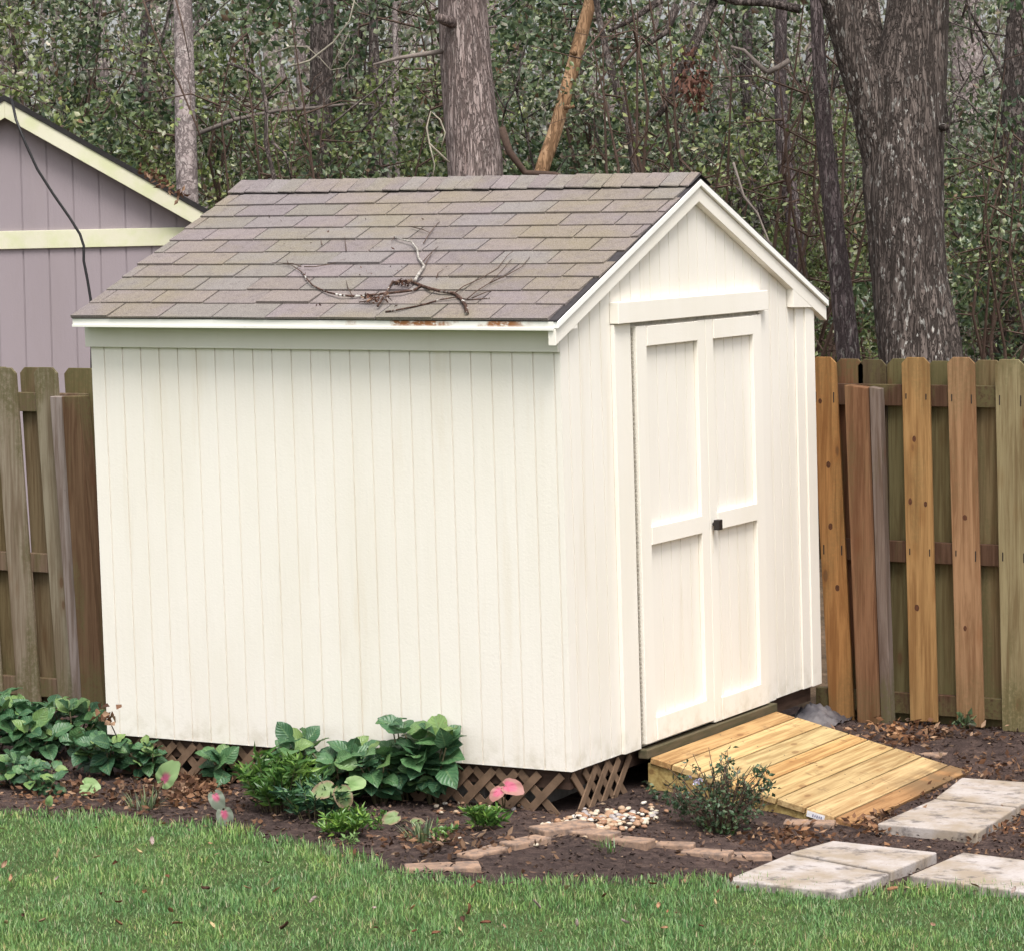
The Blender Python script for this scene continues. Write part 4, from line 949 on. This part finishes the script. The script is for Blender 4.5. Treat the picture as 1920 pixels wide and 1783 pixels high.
oak, otr, OP = tree('oak_tree', 'massive dark oak flecked with white lichen behind the right fence', [(1724, 668), (1703, 500), (1690, 330), (1702, 170), (1716, 60), (1722, 0)], 21.5, OAKBARK, rpx=[158, 150, 152, 136, 118, 112], rough=.06, n=64, crown_mat=EVERGREEN, ncr=2200, R=(3, 3, 1.6))
for lp, lr in (([(1672, 330, 21.5), (1636, 200, 21.42), (1597, 100, 21.35), (1566, 0, 21.3), (1520, -160, 21.2), (1450, -500, 21)], [.17, .14, .11, .098, .09, .05]), ([(1680, 300, 21.55), (1650, 170, 21.6), (1630, 80, 21.65), (1616, 0, 21.7), (1600, -200, 21.8), (1590, -500, 21.9)], [.16, .13, .11, .10, .09, .05])):
    V, F = trunk_mesh([dep(*q) for q in lp], lr, 32, 8, .05, 5); mesh('limb', V, F, OAKBARK, oak, smooth=True)
stub(oak, [(1776, 239), (1758, 240)], (21.28, 21.45), (.02, .035), OAKBARK, 'cut_stub')
tree('slender_tree', 'slender pale trunk standing between the mauve building and the shed', [(352, 385), (349, 300), (347, 200), (345, 90), (343, 0)], 27, PALEBARK, rpx=[40, 40, 38, 36, 35], rough=.03)
tree('dark_tree', 'dark grey trunk left of the pine above the ridge', [(602, 330), (602, 220), (603, 100), (604, 0)], 31, GREYBARK, rpx=[38, 44, 44, 42])
lt, ltr, LP_ = tree('leaning_pine', 'slim orange barked pine leaning right behind the roof ridge', [(1012, 330), (1040, 250), (1068, 150), (1097, 40), (1108, 0)], 26, ORANGEBARK, rpx=[27, 26, 26, 25, 24], top=9, ncr=500, R=(1, 1, .8), rough=.04, n=20)
stub(lt, [(1078, 100), (1071, 98)], (25.95, 25.88), (.025, .018), ORANGEBARK); stub(lt, [(1060, 203), (1075, 200)], (25.9, 25.8), (.022, .015), ORANGEBARK)
tree('thin_tree', 'thin mauve trunk between the oak and the shed roof', [(1592, 668), (1575, 520), (1560, 380), (1545, 250), (1535, 100), (1530, 0)], 22.5, MAUVEBARK, rpx=[46, 40, 36, 30, 26, 24], ncr=500, R=(1.2, 1.2, 1), n=20)
tree('thin_tree', 'thin dark mauve trunk just left of the one beside the oak', [(1500, 560), (1492, 430), (1470, 300), (1462, 150), (1466, 0)], 25, MAUVEBARK, rpx=[34, 30, 28, 24, 22], ncr=500, R=(1.2, 1.2, 1), n=18)
tree('thin_tree', 'thin brown trunk right of the orange leaning pine', [(1195, 330), (1180, 230), (1150, 150), (1128, 60), (1118, 0)], 25, GREYBARK, rpx=[22, 18, 15, 13, 12], ncr=400, R=(1, 1, 1), n=14)
tree('thin_tree', 'narrow pale trunk low between the dark trunk and the pine', [(738, 340), (734, 280), (738, 225), (742, 120), (740, 0)], 33, PALEBARK, rpx=[26, 24, 20, 12, 10], ncr=300, R=(1, 1, 1), n=14)
tree('thin_tree', 'short dark trunk left of the narrow pale one', [(708, 340), (706, 260), (703, 190), (700, 60), (702, 0)], 31, GREYBARK, rpx=[34, 32, 26, 18, 15], ncr=300, R=(1, 1, 1), n=14)
tree('pale_tree', 'pale pinkish trunk right of the oak', [(1812, 400), (1815, 250), (1818, 120), (1812, 0)], 33, PALEBARK, rpx=[46, 50, 52, 50])
tree('dark_tree', 'dark brown trunk at the right edge beyond the fence', [(1905, 640), (1900, 480), (1898, 360), (1905, 150), (1915, 0)], 25, GREYBARK, rpx=[70, 62, 54, 50, 48])
tree('pale_tree', 'pale grey trunk far back above the roof of the mauve building', [(190, 260), (188, 150), (186, 60), (188, 0)], 40, PALEBARK, rpx=[26, 26, 25, 24], ncr=600)
tree('thin_tree', 'slim grey trunk between the two pale ones at left', [(262, 300), (266, 180), (270, 80), (275, 0)], 34, MAUVEBARK, rpx=[17, 17, 16, 15], ncr=300, n=14)
tree('thin_tree', 'slim mauve trunk left of the shed peak, right of the hanging dead leaves', [(1415, 420), (1405, 300), (1400, 150), (1402, 0)], 30, MAUVEBARK, rpx=[24, 22, 20, 18], ncr=300, n=14)
tree('thin_tree', 'pale distant trunk at top left corner', [(36, 200), (34, 100), (36, 0)], 42, PALEBARK, rpx=[18, 18, 17], ncr=300, n=12)
tree('thin_tree', 'slim trunk beside the right edge of the oak', [(1812, 668), (1806, 540), (1800, 430), (1795, 300), (1790, 100), (1788, 0)], 30, PALEBARK, rpx=[44, 40, 34, 14, 12, 10], ncr=300, n=14)

# understory: shrubs built as a few kinds, each with stems and leaves, then copied
def make_shrub(kind, mat, hgt, spr, nst, ncl, per, Lf):
    st = MB(); cs = []
    for k in range(nst):
        a = random.uniform(0, 6.3); r = spr*random.uniform(.3, 1); h = hgt*random.uniform(.6, 1); pts = [np.array([random.gauss(0, .08), random.gauss(0, .08), 0])]
        for q in (.25, .5, .75, 1): pts.append(np.array([math.cos(a)*r*q+random.gauss(0, .10), math.sin(a)*r*q+random.gauss(0, .10), h*q]))
        st.tube(pts, [.03, .024, .018, .012, .005], 6)
        for w_ in range(8):
            f = random.uniform(.15, 1); i = min(3, int(f*4)); s0 = pts[i]+(pts[i+1]-pts[i])*(f*4-i); e = s0+np.array([random.gauss(0, .42), random.gauss(0, .42), random.gauss(.12, .25)]); md = (s0+e)/2+rng.normal(size=3)*.07
            st.tube([s0, md, e], [.011, .007, .003], 4)
            for z_ in range(2):
                e2 = md+rng.normal(size=3)*.28; st.tube([md, (md+e2)/2+rng.normal(size=3)*.03, e2], [.005, .0035, .002], 3); cs.append(e2)
            cs.append(e); cs.append(md)
    cs = np.array(cs); pick = rng.choice(len(cs), ncl, replace=len(cs) < ncl)
    V, F = clumps(cs[pick], per, .15, Lf, Lf*.62)
    t_ = thing(kind, 'x', 'shrub'); st.obj('stem', GREYBARK if mat is GREYLEAF else TWIG, t_); mesh('foliage', V, F, mat, t_); return t_
kinds = [make_shrub('evergreen_shrub', EVERGREEN, 5.4, 1.35, 6, 88, 74, .080), make_shrub('olive_shrub', OLIVE, 4.8, 1.35, 6, 80, 66, .074), make_shrub('grey_shrub', GREYLEAF, 5.4, 1.35, 8, 78, 56, .062), make_shrub('evergreen_shrub', EVERGREEN, 3.9, 1.2, 6, 80, 74, .085), make_shrub('bare_shrub', OLIVE, 5.2, 1.1, 9, 44, 30, .058)]
used = [False]*len(kinds)
def put_shrub(k, u, d, sc, label, rz=None, dz=0):
    src = kinds[k]; p = dep(u, 387, d); rz = random.uniform(0, 6.3) if rz is None else rz
    if not used[k]: r = src; used[k] = True
    else:
        r = src.copy(); COL.objects.link(r)
        for ch in [c for c in COL.objects if c.parent == src]: c2 = ch.copy(); COL.objects.link(c2); c2.parent = r
    r.location = (p[0], p[1], -.22+dz); r.rotation_euler = (0, 0, rz); r.scale = (sc, sc, sc*random.uniform(.95, 1.1)); r['label'] = label; r['category'] = 'shrub'; r['group'] = 'understory shrubs in the woods'
SH = [(0, 60, 33, 1.05, 'dark evergreen shrub above the left end of the mauve roof'), (1, 10, 32, 1.1, 'olive shrub at the top left corner, over the roof apex'), (2, 150, 33.5, 1.1, 'grey leaved thicket behind the mauve roof slope'),
      (1, 290, 31.5, .85, 'olive shrub just left of the slender pale trunk'), (3, 260, 31.2, .95, 'dark low shrub at the lower end of the mauve roof'), (2, 240, 35, 1.1, 'grey shrub far behind the mauve building'),
      (1, 430, 31, 1.0, 'olive shrub right of the slender pale trunk'), (3, 470, 31, 1.15, 'dark shrub over the left end of the ridge'), (4, 575, 26, .8, 'half bare shrub with dark stems over the left part of the ridge'),
      (0, 560, 33.5, 1.05, 'dark evergreen behind the dark grey trunk'), (1, 660, 29.5, .85, 'olive shrub between the dark trunk and the pine'), (2, 690, 36, 1.1, 'grey green shrub far back left of the pine'), (3, 770, 27, .85, 'dark shrub touching the left side of the pine'),
      (0, 1000, 30, 1.1, 'big dark evergreen right of the pine'), (1, 960, 34, 1.1, 'olive shrub behind the orange leaning pine'), (0, 1110, 28, 1.0, 'dark evergreen behind the thin brown trunk'), (2, 1180, 27, .8, 'grey shrub above the right part of the ridge'), (3, 1240, 30, 1.15, 'dark shrub behind the shed peak'),
      (4, 1290, 23.5, .9, 'half bare shrub with tangled stems over the shed peak'), (1, 1380, 27, .75, 'olive shrub low right of the shed peak'), (0, 1420, 32, 1.1, 'dark evergreen right of the shed peak, far back'), (2, 1520, 29, .95, 'grey shrub between the thin trunks'), (4, 1480, 24, .85, 'half bare shrub beside the right roof slope'),
      (1, 1600, 27.5, .8, 'olive shrub behind the left side of the oak'), (3, 1850, 25.5, .8, 'dark shrub right of the oak over the fence'), (2, 1890, 29, 1.0, 'grey shrub at the right edge, far back'), (1, 1810, 31, .8, 'olive shrub in the gap right of the oak'), (0, 1960, 24, .8, 'dark evergreen cut by the right edge'), (4, 1850, 23, .7, 'half bare shrub with dry leaves right of the oak')]
for s_ in SH: put_shrub(*s_)

# the far wood: leaves and brush that read as one mass
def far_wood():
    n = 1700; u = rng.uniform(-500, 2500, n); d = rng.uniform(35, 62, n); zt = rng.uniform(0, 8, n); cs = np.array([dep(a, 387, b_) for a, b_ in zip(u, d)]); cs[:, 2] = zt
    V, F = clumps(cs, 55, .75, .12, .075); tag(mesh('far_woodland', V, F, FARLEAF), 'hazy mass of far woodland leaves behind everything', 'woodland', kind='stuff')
    mb = MB()
    for k in range(150):
        uu = random.uniform(-250, 2250); dd = random.uniform(34, 58); p = dep(uu, 387, dd); p[2] = -.2; ln = random.gauss(0, .12); r = random.choice([.02, .03, .05, .09])
        mb.tube([p, p+np.array([ln*2+random.gauss(0, .1), random.gauss(0, .1), 2.5]), p+np.array([ln*5, random.gauss(0, .2), 5]), p+np.array([ln*8+random.gauss(0, .3), 0, 9])], [r, r*.9, r*.75, r*.5], 6)
    tag(mb.obj('far_brush', PALEBARK, smooth=True), 'pale stems of the far woodland thicket', 'woodland', kind='stuff')
far_wood()
def hanging_twigs():
    """bare brush in front of the shrubs: thin branches nobody could count"""
    mb = MB()
    for k in range(300):
        uu = random.choice([random.uniform(-100, 2050), random.gauss(1480, 90), random.gauss(1860, 60)]); vv = random.uniform(-60, 560) if uu > 1300 else random.uniform(-60, 330); dd = random.uniform(24.8, 32) if uu > 560 else random.uniform(29.5, 33); p = dep(uu, vv, dd); a = random.choice([1.4, 1.6, 1.75, 2.2, .5, 2.6, 1.2, 1.5])+random.gauss(0, .3); ln = random.uniform(.3, 1.3); pts = [p]
        for i in range(5): a += random.gauss(0, .28); pts.append(pts[-1]+(np.array([.88, .475, 0])*math.cos(a)+np.array([0, 0, 1])*math.sin(a)+np.array([-.47, .87, 0])*random.gauss(0, .3))*ln/5)
        r = random.choice([.0025, .003, .005, .008])*(1.3 if uu > 1350 else 1); mb.tube(pts, [r, r*.95, r*.85, r*.7, r*.55, r*.35], 4)
    tag(mb.obj('bare_brush', m_bark('grey brown twig bark', (.12, .095, .09), (.27, .23, .21), .3, .5, 20, bump=.002), smooth=True), 'tangle of bare grey twigs in the woods behind the shed', 'brush', kind='stuff')
hanging_twigs()
# single branches that stand out
def branch(name, label, px, d, r0, r1, mat, side=()):
    t_ = thing(name, label, 'branch', dep(*px[0], d)); m_ = MB(); m_.tube([dep(u, v, d) for u, v in px], list(np.linspace(r0, r1, len(px))), 8); m_.obj('stem', mat, t_, smooth=True)
    for q in side: m_ = MB(); m_.tube([dep(u, v, d+.05) for u, v in q], list(np.linspace(r1*1.2, r1*.5, len(q))), 6); m_.obj('side_twig', mat, t_, smooth=True)
branch('dead_sapling', 'crooked dead sapling with pale bent top over the left part of the ridge', [(520, 420), (517, 345), (498, 270), (500, 200), (490, 150), (470, 135), (427, 119)], 24, .019, .011, GREYBARK, [[(508, 265), (535, 290), (548, 345)], [(495, 190), (520, 175), (545, 172)]])
branch('dead_branch', 'long dead branch crossing behind the dark trunk', [(370, 252), (440, 225), (520, 208), (590, 203), (660, 195), (720, 200)], 29.5, .022, .010, GREYTWIG, [[(440, 225), (430, 205)], [(600, 203), (620, 180)]])
branch('pale_vine', 'pale looping vine hanging before the dark trunk', [(540, 126), (580, 115), (625, 80), (655, 40), (665, 0)], 28, .010, .006, PALEVINE, [[(515, 100), (545, 88), (575, 88), (600, 110), (620, 132), (645, 128), (662, 105), (664, 90)], [(620, 130), (640, 90), (655, 60)], [(660, 0), (685, 25)]])
branch('pale_vine', 'pale curling vine on the left side of the pine', [(842, 305), (805, 270), (800, 240), (808, 210), (825, 225), (835, 250), (828, 275)], 23.2, .008, .005, PALEVINE, [[(805, 270), (815, 310), (810, 340)]])
branch('dark_vine', 'dark thin vine crossing the slender pale trunk', [(265, -10), (285, 50), (305, 100), (335, 155), (368, 235), (380, 270)], 25.5, .009, .007, TWIG, [[(330, 0), (345, 60), (355, 112)]])
branch('bent_branch', 'dark bough reaching in from the top beside the oak limb', [(1500, 18), (1440, 5), (1380, 3), (1340, -10), (1200, -40)], 23.5, .034, .028, GREYBARK, [[(1340, 0), (1310, 60), (1275, 130), (1245, 200), (1220, 230)], [(1330, 20), (1290, 120), (1270, 170), (1235, 220)], [(1240, 0), (1180, 40), (1140, 60)], [(1270, 10), (1250, 60), (1215, 85)]])
branch('broken_branch', 'short broken pale branch hanging left of the oak', [(1438, 137), (1460, 127), (1480, 114)], 23.4, .022, .020, GREYTWIG, [[(1438, 137), (1420, 120), (1395, 95), (1370, 88)]])
branch('thin_branch', 'thin pale branch bending down to the right roof slope', [(1375, 305), (1395, 370), (1420, 400), (1440, 450), (1448, 470)], 20, .008, .006, GREYTWIG)
branch('dead_stump_branch', 'dark root stub at the foot of the leaning pine', [(940, 240), (955, 285), (985, 325), (1040, 328), (1060, 335)], 25.6, .035, .022, TWIG)
# hanging cluster of dead leaves
c = dep(1300, 150, 23.2); V, F = leaf_geo(c+rng.normal(size=(150, 3))*np.array([.06, .05, .10]), rand_dirs(150, -1.2), .075, .03); tag(mesh('dead_leaf_cluster', V, F, m_leaf('rusty dead leaves', [(0, (.09, .045, .035)), (1, (.23, .115, .085))], .1, .8, .1)), 'rusty brown cluster of dead leaves hanging above the shed peak', 'leaves')
c0, c1 = dep(268, 318, 23.75), dep(345, 368, 23.8); P = np.array([c0+(c1-c0)*random.random()**1.3+rng.normal(size=3)*.02 for _ in range(55)]); V, F = leaf_geo(P, rand_dirs(55), .06, .03); tag(mesh('roof_leaf_litter', V, F, DEADLEAF), 'brown leaves heaped on the lower edge of the mauve building roof', 'litter', kind='stuff')
